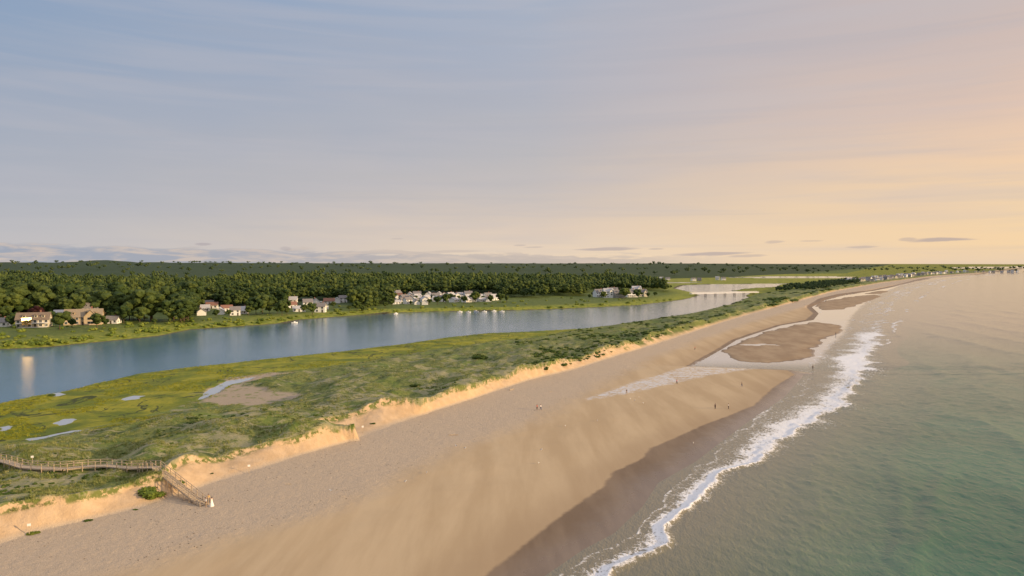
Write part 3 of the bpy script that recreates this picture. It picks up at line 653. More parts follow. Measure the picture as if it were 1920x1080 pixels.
while yy<2850:
    for off in (14,42,72):
        if random.random()<.75 and nb<105:
            x=float(ST(yy))-off-random.uniform(0,8); build_house(T_big[random.choice([0,1,3,3,2,2])],0,0,random.uniform(-1.5,.4),"distant two-storey beachfront house behind the dunes",GB,pos=(x,yy),sc=random.uniform(.6,.82)); nb+=1
    yy+=random.uniform(22,36)
xx=float(ST(2900))
while xx<2900 and nb<165:
    build_house(T_big[random.choice([0,1,3,3,2,2])],0,0,random.uniform(-.6,.8),"distant two-storey house along the far shore",GB,pos=(xx,2985+random.uniform(0,60)),sc=random.uniform(.6,.95)); nb+=1; xx+=random.uniform(14,28)

# ---------- forest ----------
EPX=[-400,0,190,205,350,362,480,530,545,650,660,735,748,930,945,1095,1105,1215,1250,1258,1400,1500,1700,1920,2300]
EPY=[600,601,597,607,606,584,580,580,570,566,580,575,556.5,553,562,558,547,546,549,523,522,516,505,501,500]
def edge_y(u): 
    px=960+F*u; e=np.interp(px,EPX,EPY); return (CAMH-2.5)*F/(e-493)
def forest_pts(ymin,ymax,n,pw=1.0):
    q=rng.random(n); y=ymin*(ymax/ymin)**q if pw==0 else (ymin**-pw+(ymax**-pw-ymin**-pw)*q)**(-1/pw)
    u=rng.uniform(-.98,.95,n); x=u*y; return x,y
def filt(x,y):
    u=x/y; ok=y>edge_y(u)+(fbm(x/25,y/25,211,2)-.5)*50; ok&=(RF(y)-x)*CC>25 
    ok|=(y>2990)&(x/y>.3)&(rng.random(len(x))<.7)
    fl_=sdpoly(x,y,FIELD,30)<-5; lg=np.ones(len(x),bool)
    for Lq in LAG: lg&=sdpoly(x,y,Lq,40)<-12
    ok&=fl_&lg
    ok&=(fbm(x/60,y/60,201,3)<.70)
    for hx,hy in HOUSES:
        ok&=~((np.abs((x-hx)-(y-hy)*hx/hy)<6+.003*hy)&(y-hy<7)&(y-hy>-45))
    return ok
x1,y1=forest_pts(430,1500,70000,0.0); m=filt(x1,y1); x1,y1=x1[m],y1[m]
def thin(x,y,sp):
    seen={}; keep=[]
    for i in range(len(x)):
        k=(int((x[i]*.8+y[i]*.6)//sp[i]),int((y[i]*.8-x[i]*.6)//sp[i]),)
        if k in seen: continue
        seen[k]=1; keep.append(i)
    return np.array(keep)
k=thin(x1,y1,np.where(y1<900,7.2,8.6)); x1,y1=x1[k],y1[k]
gt=[(205,604),(232,606),(262,606),(290,607),(318,606),(340,605),(480,590),(492,588),(505,587),(520,588),(534,584),(470,584),(366,590),(353,600),(425,578),(470,578),(590,582),(655,582),(668,582),(690,580),(705,579),(722,577),(735,574),(10,600),(28,606),(105,612),(198,612),(586,590),(529,592),(805,571),(820,571),(835,570),(770,572),(890,568),(938,567),(950,566),(1105,560),(1172,560),(1215,558),(1228,556),(845,566),(700,560),(720,560),(780,563),(812,563),(860,562),(905,564),(870,569),(920,569),(1132,561),(22,614),(112,618),(250,600),(220,600),(405,595),(430,593),(466,591),(570,586),(625,577),(538,590),(680,586),(1112,556),(1196,560),(97,604),(135,614),(190,602),(182,616)]
gx,gy=zip(*[place(a,b)[:2] for a,b in gt])
dist_=np.where(np.abs(x1/y1)<.80,y1,1e9); order=np.argsort(dist_)
NI=299-len(gt); near=order[:NI]; rest=order[NI:]
def hvar(x,y): return .70+.68*fbm(x/35,y/35,221,3)
tr_br=[(to_mesh("crown",crown_broad(10+i,lobes=9+i,H=10.5+1.5*i,W=4.1+.45*i,cpl=85,cs=.42)),trunk_mesh(10,i)) for i in range(7)]
tr_pi=[(to_mesh("crown",crown_pine(30+i,H=15+1.5*i)),trunk_mesh(13,20+i,True)) for i in range(3)]
for a,b in tr_br: a.materials.append(M_leaf); b.materials.append(M_bark)
for a,b in tr_pi: a.materials.append(M_pine); b.materials.append(M_bark)
def put_tree(name,x,y,z,sc,cm,tm,label,group=None):
    e=bpy.data.objects.new(name,None); COL.objects.link(e); e.location=(x,y,max(z,.4)); e.rotation_euler[2]=random.uniform(0,6.28); e.scale=(sc*random.uniform(.95,1.25),sc*random.uniform(.95,1.2),sc)
    e["label"]=label; e["category"]="tree"
    if group: e["group"]=group
    for n_,me_ in (("trunk",tm),("crown",cm)):
        o=bpy.data.objects.new(n_,me_); COL.objects.link(o); o.parent=e
IX=list(gx)+list(x1[near]); IY=list(gy)+list(y1[near])
IZ=terrain(np.array(IX),np.array(IY)); HV=hvar(np.array(IX),np.array(IY))
for i,(x,y,z) in enumerate(zip(IX,IY,IZ)):
    pine=random.random()<.12 and i>=len(gt)
    cm,tm=random.choice(tr_pi if pine else tr_br); sc=random.uniform(.75,1.25)*(random.uniform(.42,.85) if i<len(gt) else HV[i]*(1.1 if x/y<-.45 else 1))
    put_tree("pine_tree" if pine else "broadleaf_tree",x,y,z,sc,cm,tm,"dark green pine tree in the riverside woods" if pine else "leafy green broadleaf tree in the riverside woods","trees of the riverside woods")
rx,ry_,rz=place(66,602); rc=to_mesh("crown",crown_broad(99,lobes=10,H=12,W=5,cpl=85,cs=.42)); rc.materials.append(M_redleaf)
put_tree("copper_tree",rx,ry_,rz,1.0,rc,tr_br[0][1],"rounded dark red tree behind the cream house")
lowA=[crown_broad(50+i,lobes=7,cpl=18,core=I1,H=10.5+1.3*i,W=4.9,cs=.55) for i in range(6)]+[crown_pine(60,tiers=5,cpt=10,H=17,cs=.8)]
xr,yr=x1[rest],y1[rest]; zr=terrain(xr,yr); sc=rng.uniform(.75,1.25,len(xr))*hvar(xr,yr)
nearr=yr<900
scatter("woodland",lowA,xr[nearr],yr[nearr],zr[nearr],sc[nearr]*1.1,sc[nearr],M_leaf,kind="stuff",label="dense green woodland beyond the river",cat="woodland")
lowB=[crown_broad(70+i,lobes=5,cpl=0,core=I1,H=12+i,W=6.2) for i in range(6)]
x2,y2=forest_pts(1500,8000,36000,0.6); m=filt(x2,y2); x2,y2=x2[m],y2[m]; k=thin(x2,y2,y2*.0050); x2,y2=x2[k],y2[k]
x3=np.concatenate([xr[~nearr],x2]); y3=np.concatenate([yr[~nearr],y2]); z3=terrain(x3,y3)
hv3=.65+.8*fbm(x3/(y3*.05),y3/(y3*.05)+y3/90,223,3)
s3=np.where(y3>1500,y3/1500.,1)**.72*rng.uniform(.85,1.2,len(x3)); h3=rng.uniform(.75,1.2,len(x3))*hv3*np.where(y3>1500,(y3/1500.)**.25,1)
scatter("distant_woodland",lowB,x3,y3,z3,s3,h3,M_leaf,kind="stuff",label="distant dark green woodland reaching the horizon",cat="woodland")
print("trees",len(xr),len(x3))
def shrub(seed,n=40,cs=.35,core=I1):
    r=np.random.default_rng(seed); parts=[]
    for i in range(3):
        c=np.array([r.uniform(-.6,.6),r.uniform(-.6,.6),.35]); lr=r.uniform(.5,.8); v,f=core
        parts.append((v*(1+.4*(r.random(len(v))-.5))[:,None]*lr*np.array([.9,.9,.7])+c,f))
        d=r.normal(size=(n,3)); d/=np.linalg.norm(d,axis=1)[:,None]; parts.append(cards(c+d*lr*np.array([1,1,.75]),cs,r))
    return merge(parts)
sh=[shrub(90+i,9,.3) for i in range(4)]
n=12000; u=rng.uniform(-.95,.25,n); y=57600/rng.uniform(70,200,n); x=u*y
dl=(RF(y)-x)*CC; den=np.where(dl<14,.9,np.where(dl<40,.25,.12)); hn=fbm(x/20,y/20,301,2)
ok=(dl>3)&(dl<110)&(y<edge_y(u)+30)&(rng.random(n)<den)&(hn>.38)
for hx,hy in HOUSES: ok&=~((np.abs((x-hx)-(y-hy)*hx/hy)<8)&(np.abs(y-hy+6)<16))
x,y=x[ok],y[ok]; sc=rng.uniform(.7,2.2,len(x))
scatter("riverbank_shrubs",sh,x,y,terrain(x,y),sc,sc,M_bankg,kind="stuff",label="bright green shrubs along the far riverbank",cat="shrubs")
n=60000; u=rng.uniform(-.85,.6,n); y=57600/rng.uniform(22,520,n); x=u*y
dm=(x-MD(y))*CC; dt=(ST(y)-x)*CC; px=960+F*u; nn_=fbm(x/22,y/22,305,3); n2_=fbm(x/7,y/7,306,2)
thick=sst(880,1040,px)*.85
crest=np.exp(-np.maximum(dt,0)/16)*thick*.20
ok=(dm>4)&(dt>-9)&((dt>.6)|((px>1000)&(dt>-2.5)))&(sdpoly(x,y,BLOW,20)<-3)&(((nn_>.66-.17*thick-crest)&(n2_>.45-crest))|((nn_>.55)&(px>1430)))&(rng.random(n)<.22+.65*thick)
x,y,px=x[ok],y[ok],px[ok]; sc=rng.uniform(.35,.9,len(x))*np.where(px>940,1.3,.7)*np.where((px>1440)&(px<1610),2.4,1)*np.clip(y/300,.9,2.2)
scatter("dune_shrubs",sh,x,y,terrain(x,y)-.05,sc,sc*np.clip(300/y,.45,1)*.85,M_shrub,kind="stuff",label="low dark green shrubs covering the dunes",cat="shrubs")
n=800; y=rng.uniform(1050,1700,n); x=ST(y)-rng.uniform(25,120,n); px=960+F*x/y; ok=(px>1455)&(px<1610)&(x>MD(y)-20); x,y=x[ok],y[ok]; sc=rng.uniform(.4,.75,len(x))
scatter("ridge_trees",lowB,x,y,terrain(x,y),sc,sc*.85,M_pine,kind="stuff",label="dark tree thicket on the dune ridge",cat="thicket")
def tuft(seed,nb=9,h=.55,w=.045,sp=.3):
    r=np.random.default_rng(seed); V=[];Fc=[]
    for i in range(nb):
        a=r.uniform(0,6.28); b=np.array([r.uniform(-sp,sp),r.uniform(-sp,sp),-.05]); l=np.array([math.cos(a)*.45*h,math.sin(a)*.45*h,h*r.uniform(.5,1.0)]); s_=np.array([-math.sin(a),math.cos(a),0])*w
        V+=[b-s_,b+s_,b+l]; Fc.append([3*i,3*i+1,3*i+2])
    return np.array(V),np.array(Fc)
n=110000; u=rng.uniform(-.85,.5,n); y=57600/rng.uniform(85,560,n); x=u*y
hh,AA=terrain(x,y,True); dm=AA['d_dune']; ok=(dm>0)&(AA['scarp']<.05+.2*fbm(x/4,y/4,315,2))&(AA['d_blow']<0)&(fbm(x/5,y/5,311,4)>.50); x,y=x[ok],y[ok]; sc=rng.uniform(.5,1.1,len(x))*np.clip(y/170,1,2.2)
scatter("beach_grass",[tuft(400+i) for i in range(4)],x,y,hh[ok],sc,sc*np.clip(160/y,.45,1),M_grass,kind="stuff",label="green and straw beach grass on the dunes",cat="beach grass")
n=80000; u=rng.uniform(-.9,.15,n); y=57600/rng.uniform(125,340,n); x=u*y
hh,AA=terrain(x,y,True); ok=(AA['d_bank']>1)&(AA['d_dune']<4)&(AA['d_pool']<-.5)&(hh>.25)&(fbm(x/12,y/12,313,3)>.48); x,y=x[ok],y[ok]; sc=rng.uniform(.6,1.1,len(x))
scatter("marsh_grass",[tuft(420+i,8,.4,.07,.5) for i in range(4)],x,y,hh[ok],sc,sc,M_marsh,kind="stuff",label="yellow-green salt marsh grass beside the river",cat="marsh grass")
n=9000; u=rng.uniform(-.85,.5,n); y=57600/rng.uniform(90,585,n); x=u*y; w=(x-SF(y))/(DRY(y)-SF(y)); pr=np.exp(-((w-.25)/.18)**2)*.7+np.exp(-((w-.85)/.12)**2)*.5+.1
ok=(w>0)&(w<1)&(rng.random(n)<pr*sst(.4,.6,fbm(x/6,y/6,321,3))); x,y=x[ok],y[ok]
v,f=I1; wr=[(v*np.array([.13,.09,.04])*(1+.6*(np.random.default_rng(q).random(len(v))-.5))[:,None],f) for q in range(3)]
sc=rng.uniform(.4,1.3,len(x)); M_wrack=simple("seaweed_wrack",(.11,.085,.055),.9,.3,4)
scatter("seaweed_wrack",wr,x,y,terrain(x,y)+.01,sc,sc,M_wrack,kind="stuff",label="dark dried seaweed scattered on dry sand",cat="seaweed")
shm=to_mesh("shrub",shrub(555,160,.16,I2)); shm.materials.append(M_shrub); shg=to_mesh("shrub",shrub(556,160,.16,I2)); shg.materials.append(M_bankg)
for (px,py,sc,me_) in [(905,672,4.2,shm),(278,925,2.4,shg),(292,931,1.7,shg),(62,1000,.9,shg),(165,975,.7,shm),(335,905,1.2,shg),(398,888,.5,shm),(255,955,.5,shm),(100,742,1.6,shm),(780,725,2.0,shm),(700,795,.8,shm)]:
    x,y,z=place(px,py); o=add("shrub",me_,None,label="rounded green shrub on the sandy dune" if me_ is shm else "bright green bush at the foot of the dune",cat="shrub",group="shrubs on the dunes",loc=(x,y,z-.1),rot=random.uniform(0,6)); o.scale=(sc,sc,sc*.5)

# ---------- boardwalk and stairs ----------
def railing(parent,pts,w,posts_every=1.9,h=1.1):
    for sg in (-1,1):
        mb=MB(); P3=[]
        for i,p in enumerate(pts):
            a=Vector(pts[max(0,i-1)]); b=Vector(pts[min(len(pts)-1,i+1)]); d=(b-a); d.z=0; d.normalize(); n=Vector((-d.y,d.x,0))*sg*w/2; P3.append(Vector(p)+n)
        for i in range(len(P3)-1):
            for hh_,ww_ in ((h,.10),(h*.55,.07)): mb.beam(P3[i]+Vector((0,0,hh_)),P3[i+1]+Vector((0,0,hh_)),.06,ww_)
        me_=mb.mesh("railing"); me_.materials.append(M_wood); ro=add("railing",me_,None,parent=parent)
        L=[(P3[i+1]-P3[i]).length for i in range(len(P3)-1)]; tot=sum(L); k=int(tot/posts_every)
        pm=MB(); pm.box((0,0,-.2),(.12,.12,2.6)); pme=pm.mesh("post"); pme.materials.append(M_wood)
        for j in range(k+1):
            q=tot*j/k; i=0
            while i<len(L)-1 and q>L[i]: q-=L[i]; i+=1
            pt=P3[i].lerp(P3[i+1],min(1,q/L[i])); o=add("post",pme,None,parent=ro,loc=pt)
bw=[place(a,b) for a,b in [(-70,868),(-20,868),(10,872),(45,881),(80,886),(120,887),(160,884),(200,882),(240,882),(266,884)]]
pts=[(x,y,TH(x,y)+.7) for x,y,_ in bw]
zs=[p[2] for p in pts]; zs=[(zs[max(0,i-1)]+zs[i]+zs[min(len(zs)-1,i+1)])/3 for i in range(len(zs))]; pts=[(p[0],p[1],max(z,TH(p[0],p[1])+.4)) for p,z in zip(pts,zs)]
e=bpy.data.objects.new("boardwalk",None); COL.objects.link(e); e["label"]="weathered wooden boardwalk with railings across the dunes"; e["category"]="boardwalk"
mb=MB()
for i in range(len(pts)-1):
    a=Vector(pts[i]); b=Vector(pts[i+1]); d=b-a; k=int(d.length/.3); ang=math.atan2(d.y,d.x)
    for j in range(k): q=a.lerp(b,(j+.5)/k); mb.box(tuple(q),(.27,1.45,.06),rz=ang)
    for sg in (-.6,.6):
        n=Vector((-d.y,d.x,0)).normalized()*sg; mb.beam(a+n-Vector((0,0,.14)),b+n-Vector((0,0,.14)),.08,.18)
me_=mb.mesh("deck"); me_.materials.append(M_wood); add("deck",me_,None,parent=e)
railing(e,pts,1.5,2.4)
e=bpy.data.objects.new("beach_staircase",None); COL.objects.link(e); e["label"]="long wooden staircase with railings down to the sand"; e["category"]="staircase"
ex,ey,ez=place(383,948)
a=Vector(pts[-1])+Vector((.02,0,0)); b=Vector((ex,ey,ez+.1)); mid=a.lerp(b,.25); mid.z=max(a.z,TH(mid.x,mid.y)+.5)
dirv=(b-mid); ang=math.atan2(dirv.y,dirv.x)
tm=MB(); tm.box((0,0,0),(.5,1.55,.07),rz=ang); tme=tm.mesh("tread"); tme.materials.append(M_wood)
for j in range(30): add("tread",tme,None,parent=e,loc=mid.lerp(b,(j+.5)/30))
lm=MB(); d=mid-a; k=int(d.length/.3); an2=math.atan2(d.y,d.x)
for j in range(k): lm.box(tuple(a.lerp(mid,(j+.5)/k)),(.27,1.55,.06),rz=an2)
lme=lm.mesh("landing"); lme.materials.append(M_wood); add("landing",lme,None,parent=e)
sm_=MB()
n=Vector((-dirv.y,dirv.x,0)).normalized()
for sg in (-.78,.78): sm_.beam(mid+n*sg-Vector((0,0,.16)),b+n*sg-Vector((0,0,.16)),.08,.28)
sme=sm_.mesh("stringer"); sme.materials.append(M_wood); add("stringer",sme,None,parent=e)
railing(e,[tuple(a),tuple(mid),tuple(b)],1.6,1.7)

# ---------- footbridge ----------
bx0,by0=G(1306,556); bx1,by1=G(1402,553); 
e=bpy.data.objects.new("footbridge",None); COL.objects.link(e); e["label"]="long pale bridge on piles across the tidal river"; e["category"]="bridge"
M_conc=simple("pale_bridge_timber",(.74,.70,.66),.7,.1,1)
A_=Vector((bx0-8,by0,3.8)); B_=Vector((bx1+14,by1,3.8)); d=(B_-A_); n=Vector((-d.y,d.x,0)).normalized()
mb=MB(); mb.beam(A_,B_,5,1.0); me_=mb.mesh("deck"); me_.materials.append(M_conc); add("deck",me_,None,parent=e)
for sg in (-2.35,2.35):
    mb=MB(); mb.beam(A_+n*sg+Vector((0,0,1.4)),B_+n*sg+Vector((0,0,1.4)),.18,.3)
    for j in range(26): q=A_.lerp(B_,j/25)+n*sg; mb.box((q.x,q.y,q.z+.9),(.18,.18,1.0))
    me_=mb.mesh("railing"); me_.materials.append(M_conc); add("railing",me_,None,parent=e)
pm=MB()
for sg in (-1.9,0,1.9): pm.cyl(tuple(n*sg+Vector((0,0,-5.4))),tuple(n*sg-Vector((0,0,.1))),.3,.27,8)
pm.beam(n*-2.3+Vector((0,0,-.35)),n*2.3+Vector((0,0,-.35)),.5,.4)
pme=pm.mesh("pier"); pme.materials.append(M_darkwood)
for j in range(7): add("pier",pme,None,parent=e,loc=A_.lerp(B_,(j+.5)/7)-Vector((0,0,.4)))

# ---------- jetties and boats ----------
def jetty(p0,p1,label,w=1.8):
    a=Vector((*G(*p0),.9)); b=Vector((*G(*p1),.9)); e=bpy.data.objects.new("jetty",None); COL.objects.link(e); e["label"]=label; e["category"]="jetty"
    mb=MB(); mb.beam(a,b,w,.18); m_=mb.mesh("deck"); m_.materials.append(M_darkwood); add("deck",m_,None,parent=e)
    L=(b-a).length; k=max(2,int(L/5)); d=(b-a).normalized(); n=Vector((-d.y,d.x,0))*w*.5
    pm=MB(); 
    for sg in (-1,1): pm.cyl(tuple(n*sg+Vector((0,0,-2.2))),tuple(n*sg+Vector((0,0,.8))),.14,.12,7)
    pme=pm.mesh("pile"); pme.materials.append(M_darkwood)
    for j in range(k+1): add("pile",pme,None,parent=e,loc=a.lerp(b,j/k))
jetty((688,592),(746,585),"dark timber jetty reaching into the river",2.6)
jetty((530,608),(562,602),"short dark timber dock at the riverbank")
jetty((880,584.5),(935,582.5),"low dark floating dock beside moored boats")
M_hull=simple("white_gelcoat",(.78,.78,.78),.3,.03,1)
def boat_meshes():
    sec=[(-3,.95,.75),(-1.5,1.1,.78),(0,1.12,.85),(1.5,.9,.98),(2.6,.45,1.12),(3.2,.04,1.25)]; V=[];Fc=[]
    for x,w,h in sec: V+=[(x,-w,h),(x,-w*.75,.1),(x,0,-.18),(x,w*.75,.1),(x,w,h)]
    for i in range(len(sec)-1):
        for j in range(4): a=i*5+j; Fc.append((a,a+1,a+6,a+5))
    Fc.append((0,4,3,2,1)); n0=len(V)
    V+=[(x,y*.98,h-.35) for x,w,h in sec for y in (-w,w)]
    for i in range(len(sec)-1): a=n0+2*i; Fc.append((a,a+2,a+3,a+1))
    h=bpy.data.meshes.new("hull"); h.from_pydata(V,[],Fc); h.update(); h.materials.append(M_hull)
    c=MB(); c.box((.2,0,1.25),(1.3,1.2,1.1)); c.box((.2,0,1.9),(1.9,1.5,.1)); cm=c.mesh("cabin"); cm.materials.append(M_hull)
    w=MB(); w.box((.88,0,1.5),(.05,1.0,.45)); wm=w.mesh("windshield"); wm.materials.append(M_glass)
    g=MB(); g.box((-3.2,0,.95),(.35,.4,.6)); g.box((-3.2,0,.3),(.15,.15,.9)); gm_=g.mesh("outboard_motor"); gm_.materials.append(M_darkwood)
    return h,cm,wm,gm_
bm_=boat_meshes()
for px,py,r in [(862,585.5,.3),(878,586,.1),(893,584.5,2.9),(908,585,.2),(926,584,.4),(941,584.6,.1),(742,589,.8),(552,606,.5)]:
    x,y=G(px,py); e=bpy.data.objects.new("motorboat",None); COL.objects.link(e); e.location=(x,y,0); e.rotation_euler[2]=r; e.scale=(.75,)*3; e["label"]="small white motorboat moored on the river"; e["category"]="boat"; e["group"]="moored boats"
    for n_,m_ in zip(("hull","cabin","windshield","outboard_motor"),bm_): o=bpy.data.objects.new(n_,m_); COL.objects.link(o); o.parent=e

# ---------- people ----------
def skinned(name,V,E,Rd,root,mat,sub=1):
    me=bpy.data.meshes.new(name+"_rig"); me.from_pydata(V,E,[]); ob=bpy.data.objects.new(name+"_rig",me); COL.objects.link(ob)
    md=ob.modifiers.new("s",'SKIN'); md.use_smooth_shade=True
    for i,r in enumerate(Rd): 
        d=me.skin_vertices[0].data[i]; d.radius=(r,r) if not isinstance(r,tuple) else r; d.use_root=(i==root)
    ss=ob.modifiers.new("u",'SUBSURF'); ss.levels=sub; ss.render_levels=sub
    dg=bpy.context.evaluated_depsgraph_get(); dg.update()
    m2=bpy.data.meshes.new_from_object(ob.evaluated_get(dg)); m2.name=name
    bpy.data.objects.remove(ob); m2.materials.clear(); m2.materials.append(mat); return m2
M_skin=simple("skin",(.45,.27,.18),.6,.05,5); M_hair=simple("brown_hair",(.06,.035,.02),.7,.2,30)
def cloth(name,col): return simple(name,col,.85,.08,12)
C_white=cloth("white_cloth",(.8,.78,.74)); C_dark=cloth("dark_cloth",(.03,.03,.04)); C_red=cloth("red_cloth",(.45,.06,.05)); C_blue=cloth("blue_cloth",(.06,.10,.2)); C_yel=cloth("yellow_cloth",(.6,.42,.12)); C_tan=cloth("tan_cloth",(.35,.26,.17))
def person_set(walk):
    st=.24 if walk else .04
    V=[(0,0,.95),(0,0,1.12),(0,0,1.34),(0,0,1.49),(0,-.01,1.60),(0,-.01,1.70)]; Rd=[(.15,.11),(.13,.095),(.155,.105),.052,(.082,.1),(.07,.085)]
    E=[(0,1),(1,2),(2,3),(3,4),(4,5)]
    V.append((0,-.125,1.615)); Rd.append(.012); E.append((4,6))
    def addv(p,r,par): V.append(p); Rd.append(r); E.append((par,len(V)-1)); return len(V)-1
    info={}
    for sg in (-1,1):
        sw=sg*st*.7
        s0=addv((sg*.18,0,1.43),.058,2); el_=addv((sg*.25,sw*.5+.02,1.15),.042,s0); wr_=addv((sg*.27,sw-.04,.91),.027,el_); pa=addv((sg*.275,sw-.055,.84),(.02,.036),wr_)
        for i,(o,L) in enumerate([(-.03,.06),(-.01,.075),(.01,.07),(.028,.055)]):
            k=addv((sg*.272,sw-.06+o,.79),.009,pa); addv((sg*.262,sw-.07+o,.79-L),.008,k)
        k=addv((sg*.255,sw-.10,.83),.010,wr_); addv((sg*.245,sw-.13,.795),.009,k)
        fy=-sg*st
        h0=addv((sg*.09,0,.88),.095,0); kn=addv((sg*.10,fy*.55-.02,.50),.06,h0); an=addv((sg*.10,fy+(.03 if walk else 0),.09),.038,kn); addv((sg*.11,fy-.15,.035),.03,an)
        info[sg]=(s0,el_,h0,kn,an)
    body=skinned("body",V,E,Rd,0,M_skin)
    def sub(idx,edges,scale,name,mat,root):
        mp={i:j for j,i in enumerate(idx)}; VV=[V[i] for i in idx]; RR=[]
        for i in idx:
            r=Rd[i]; RR.append(tuple(q+scale for q in r) if isinstance(r,tuple) else r+scale)
        return skinned(name,VV,[(mp[a],mp[b]) for a,b in edges],RR,mp[root],mat)
    a=info[-1]; b=info[1]
    shirt=lambda mat: sub([0,1,2,a[0],a[1],b[0],b[1]],[(0,1),(1,2),(2,a[0]),(a[0],a[1]),(2,b[0]),(b[0],b[1])],.016,"shirt",mat,1)
    trous=lambda mat: sub([0,a[2],a[3],a[4],b[2],b[3],b[4]],[(0,a[2]),(a[2],a[3]),(a[3],a[4]),(0,b[2]),(b[2],b[3]),(b[3],b[4])],.02,"trousers",mat,0)
    return body,shirt,trous
hv,hf=I2
hmv=hv.copy()*np.array([.098,.112,.118])+np.array([0,.018,1.665]); keep=[f for f in hf if not (hmv[f][:,1].mean()<-.045 and hmv[f][:,2].mean()<1.70) and hmv[f][:,2].mean()>1.57]
hair=bpy.data.meshes.new("hair"); hair.from_pydata([tuple(q) for q in hmv],[],[tuple(int(i) for i in f) for f in keep]); hair.update(); hair.materials.append(M_hair)
stand=person_set(False); walkp=person_set(True)
def dress_mesh(mat):
    V=[];Fc=[];prof=[(1.42,.15,.10),(1.15,.135,.10),(1.0,.18,.14),(.6,.27,.23),(.2,.36,.33),(.05,.40,.37)]; n=20
    for z,a,b in prof:
        for i in range(n): t_=2*math.pi*i/n; k=1+.06*math.sin(6*t_)*(1.4-z); V.append((a*k*math.cos(t_),b*k*math.sin(t_),z))
    for j in range(len(prof)-1):
        for i in range(n): Fc.append((j*n+i,(j+1)*n+i,(j+1)*n+(i+1)%n,j*n+(i+1)%n))
    me=bpy.data.meshes.new("dress"); me.from_pydata(V,[],Fc); me.polygons.foreach_set('use_smooth',[True]*len(Fc)); me.update(); me.materials.append(mat); return me
cache={}
def person(px,py,pose,top,bottom,rot,label,sc=1.0,dress=None):
    x,y,z=place(px,py); z=max(z,0.0)
    body,sh_,tr_=stand if pose=='s' else walkp
    e=add("person",body,None,label=label,cat="person",loc=(x,y,z),rot=rot); e.scale=(sc,sc,sc)
    if dress:
        o=bpy.data.objects.new("dress",dress_mesh(dress)); COL.objects.link(o); o.parent=e
    else:
        for nm,f,mt in (("shirt",sh_,top),("trousers",tr_,bottom)):
            k=(pose,nm,mt.name)
            if k not in cache: cache[k]=f(mt)
            o=bpy.data.objects.new(nm,cache[k]); COL.objects.link(o); o.parent=e
    o=bpy.data.objects.new("hair",hair); COL.objects.link(o); o.parent=e
person(386,951,'s',C_white,C_tan,2.2,"standing person in white shirt at foot of wooden stairs")
person(397,950,'s',None,None,-2.0,"standing person in long white dress beside wooden stairs",dress=C_white)
person(391,944,'s',C_yel,C_dark,.4,"standing person in yellow top near wooden stairs",.97)
person(1007,769,'w',C_red,C_dark,.9,"walking person in red shirt on open sand")
person(1014,769,'w',C_white,C_blue,.9,"walking person in white shirt on open sand")
person(1341,767,'s',C_dark,C_dark,-1,"standing person in dark clothes on damp sand")
person(1366,767,'s',C_white,C_dark,1.2,"standing person in white top on damp sand")
person(1391,725,'w',C_dark,C_blue,1,"walking person in dark clothes on damp sand")
person(1175,739,'w',C_dark,C_tan,.5,"walking person in dark shirt beside tidal runoff")
person(1269,720,'w',C_red,C_dark,.7,"walking person in red top beside tidal runoff")
person(1303,656,'w',C_red,C_dark,.7,"walking person in red top on upper beach")
person(1524,694,'s',C_dark,C_dark,.2,"standing person in dark clothes at the water's edge",1.05)
person(1567,628,'s',C_dark,C_blue,.2,"person in dark clothes at the sandbar edge")

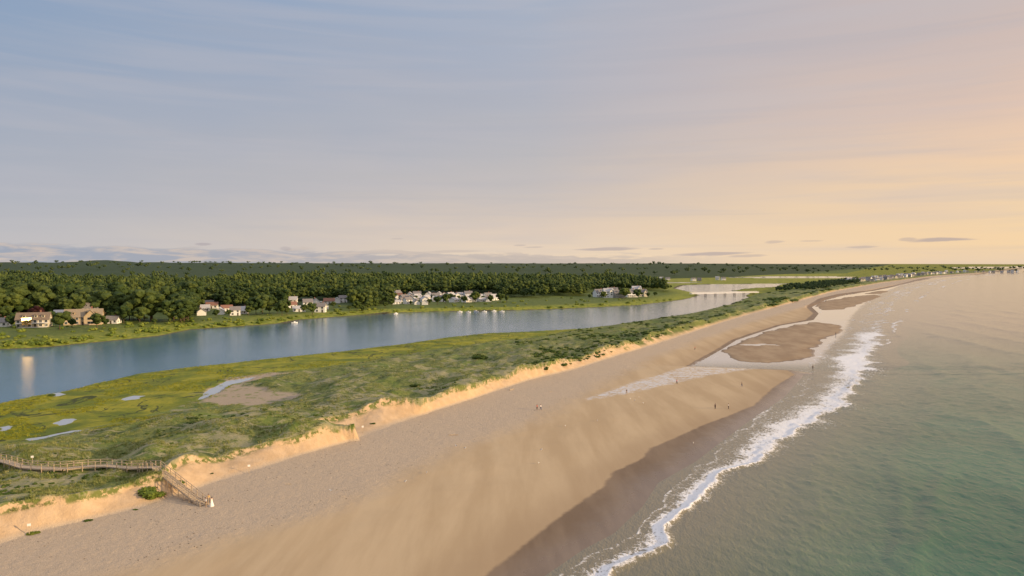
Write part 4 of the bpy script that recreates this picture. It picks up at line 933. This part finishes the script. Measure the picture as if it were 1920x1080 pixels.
# ---------- signs, driftwood, gulls ----------
def signpost(px,py,h=1.9,board=(.5,.4)):
    x,y,z=place(px,py); e=bpy.data.objects.new("signpost",None); COL.objects.link(e); e.location=(x,y,z); e.rotation_euler[2]=.4; e["label"]="small white sign on a wooden post in sand"; e["category"]="sign"; e["group"]="dune signs"
    m=MB(); m.box((0,0,h/2-.2),(.1,.1,h+.4)); mm=m.mesh("post"); mm.materials.append(M_wood); add("post",mm,None,parent=e)
    m=MB(); m.box((0,-.075,h-.25),(board[0],.03,board[1])); mm=m.mesh("sign_board"); mm.materials.append(M_white); add("sign_board",mm,None,parent=e)
for q in [(55,1003),(61,872),(680,812),(467,888)]: signpost(*q)
def driftwood(px,py,L,r,rot):
    x,y,z=place(px,py); m=MB(); prev=Vector((-L/2,0,r)); 
    for i in range(6):
        nx=Vector((-L/2+(i+1)*L/6,random.uniform(-.12,.12)*L*.3,r*random.uniform(.8,1.1))); m.cyl(prev,nx,r*(1-.08*i),r*(1-.08*(i+1)),8); prev=nx
    m.cyl((0,0,r),(L*.15,L*.14,r*2.5),r*.4,r*.15,6)
    me_=m.mesh("driftwood",True); me_.materials.append(M_wood); add("driftwood",me_,None,label="weathered driftwood log lying on the sand",cat="driftwood",group="driftwood on the beach",loc=(x,y,z-.05),rot=rot)
for q in [(960,731,2.6,.2,.9),(850,816,2.4,.16,.1),(1033,735,1.3,.1,.4),(540,908,1.2,.08,.2)]: driftwood(*q)
gb=skinned("gull_body",[(0,.2,.2),(0,.1,.23),(0,-.06,.26),(0,-.14,.36),(0,-.17,.40),(0,-.24,.39),(.03,0,.13),(.03,-.01,.0),(-.03,0,.13),(-.03,-.01,.0)],[(0,1),(1,2),(2,3),(3,4),(4,5),(2,6),(6,7),(2,8),(8,9)],[.02,.06,.08,.045,.045,.01,.012,.01,.012,.01],2,simple("white_feathers",(.75,.75,.75),.8,.1,8))
wg=MB()
for sg in (-1,1): wg.poly([(sg*.085,-.08,.3),(sg*.095,.02,.27),(sg*.05,.3,.22),(sg*.03,.12,.32),(sg*.05,-.06,.34)])
wgm=wg.mesh("wing"); wgm.materials.append(simple("grey_feathers",(.3,.31,.33),.8,.1,8))
for px,py in [(1182,749),(1190,752),(1198,746),(1206,757),(1300,832),(872,842),(800,888),(855,838),(1120,790),(760,905),(1010,870),(1015,845),(1330,705),(620,922),(1060,800)]:
    x,y,z=place(px,py); o=add("seagull",gb,None,label="white and grey seagull standing on wet sand",cat="bird",group="seagulls on the beach",loc=(x,y,z),rot=random.uniform(0,6)); w_=bpy.data.objects.new("wing",wgm); COL.objects.link(w_); w_.parent=o; o.scale=(1.25,)*3
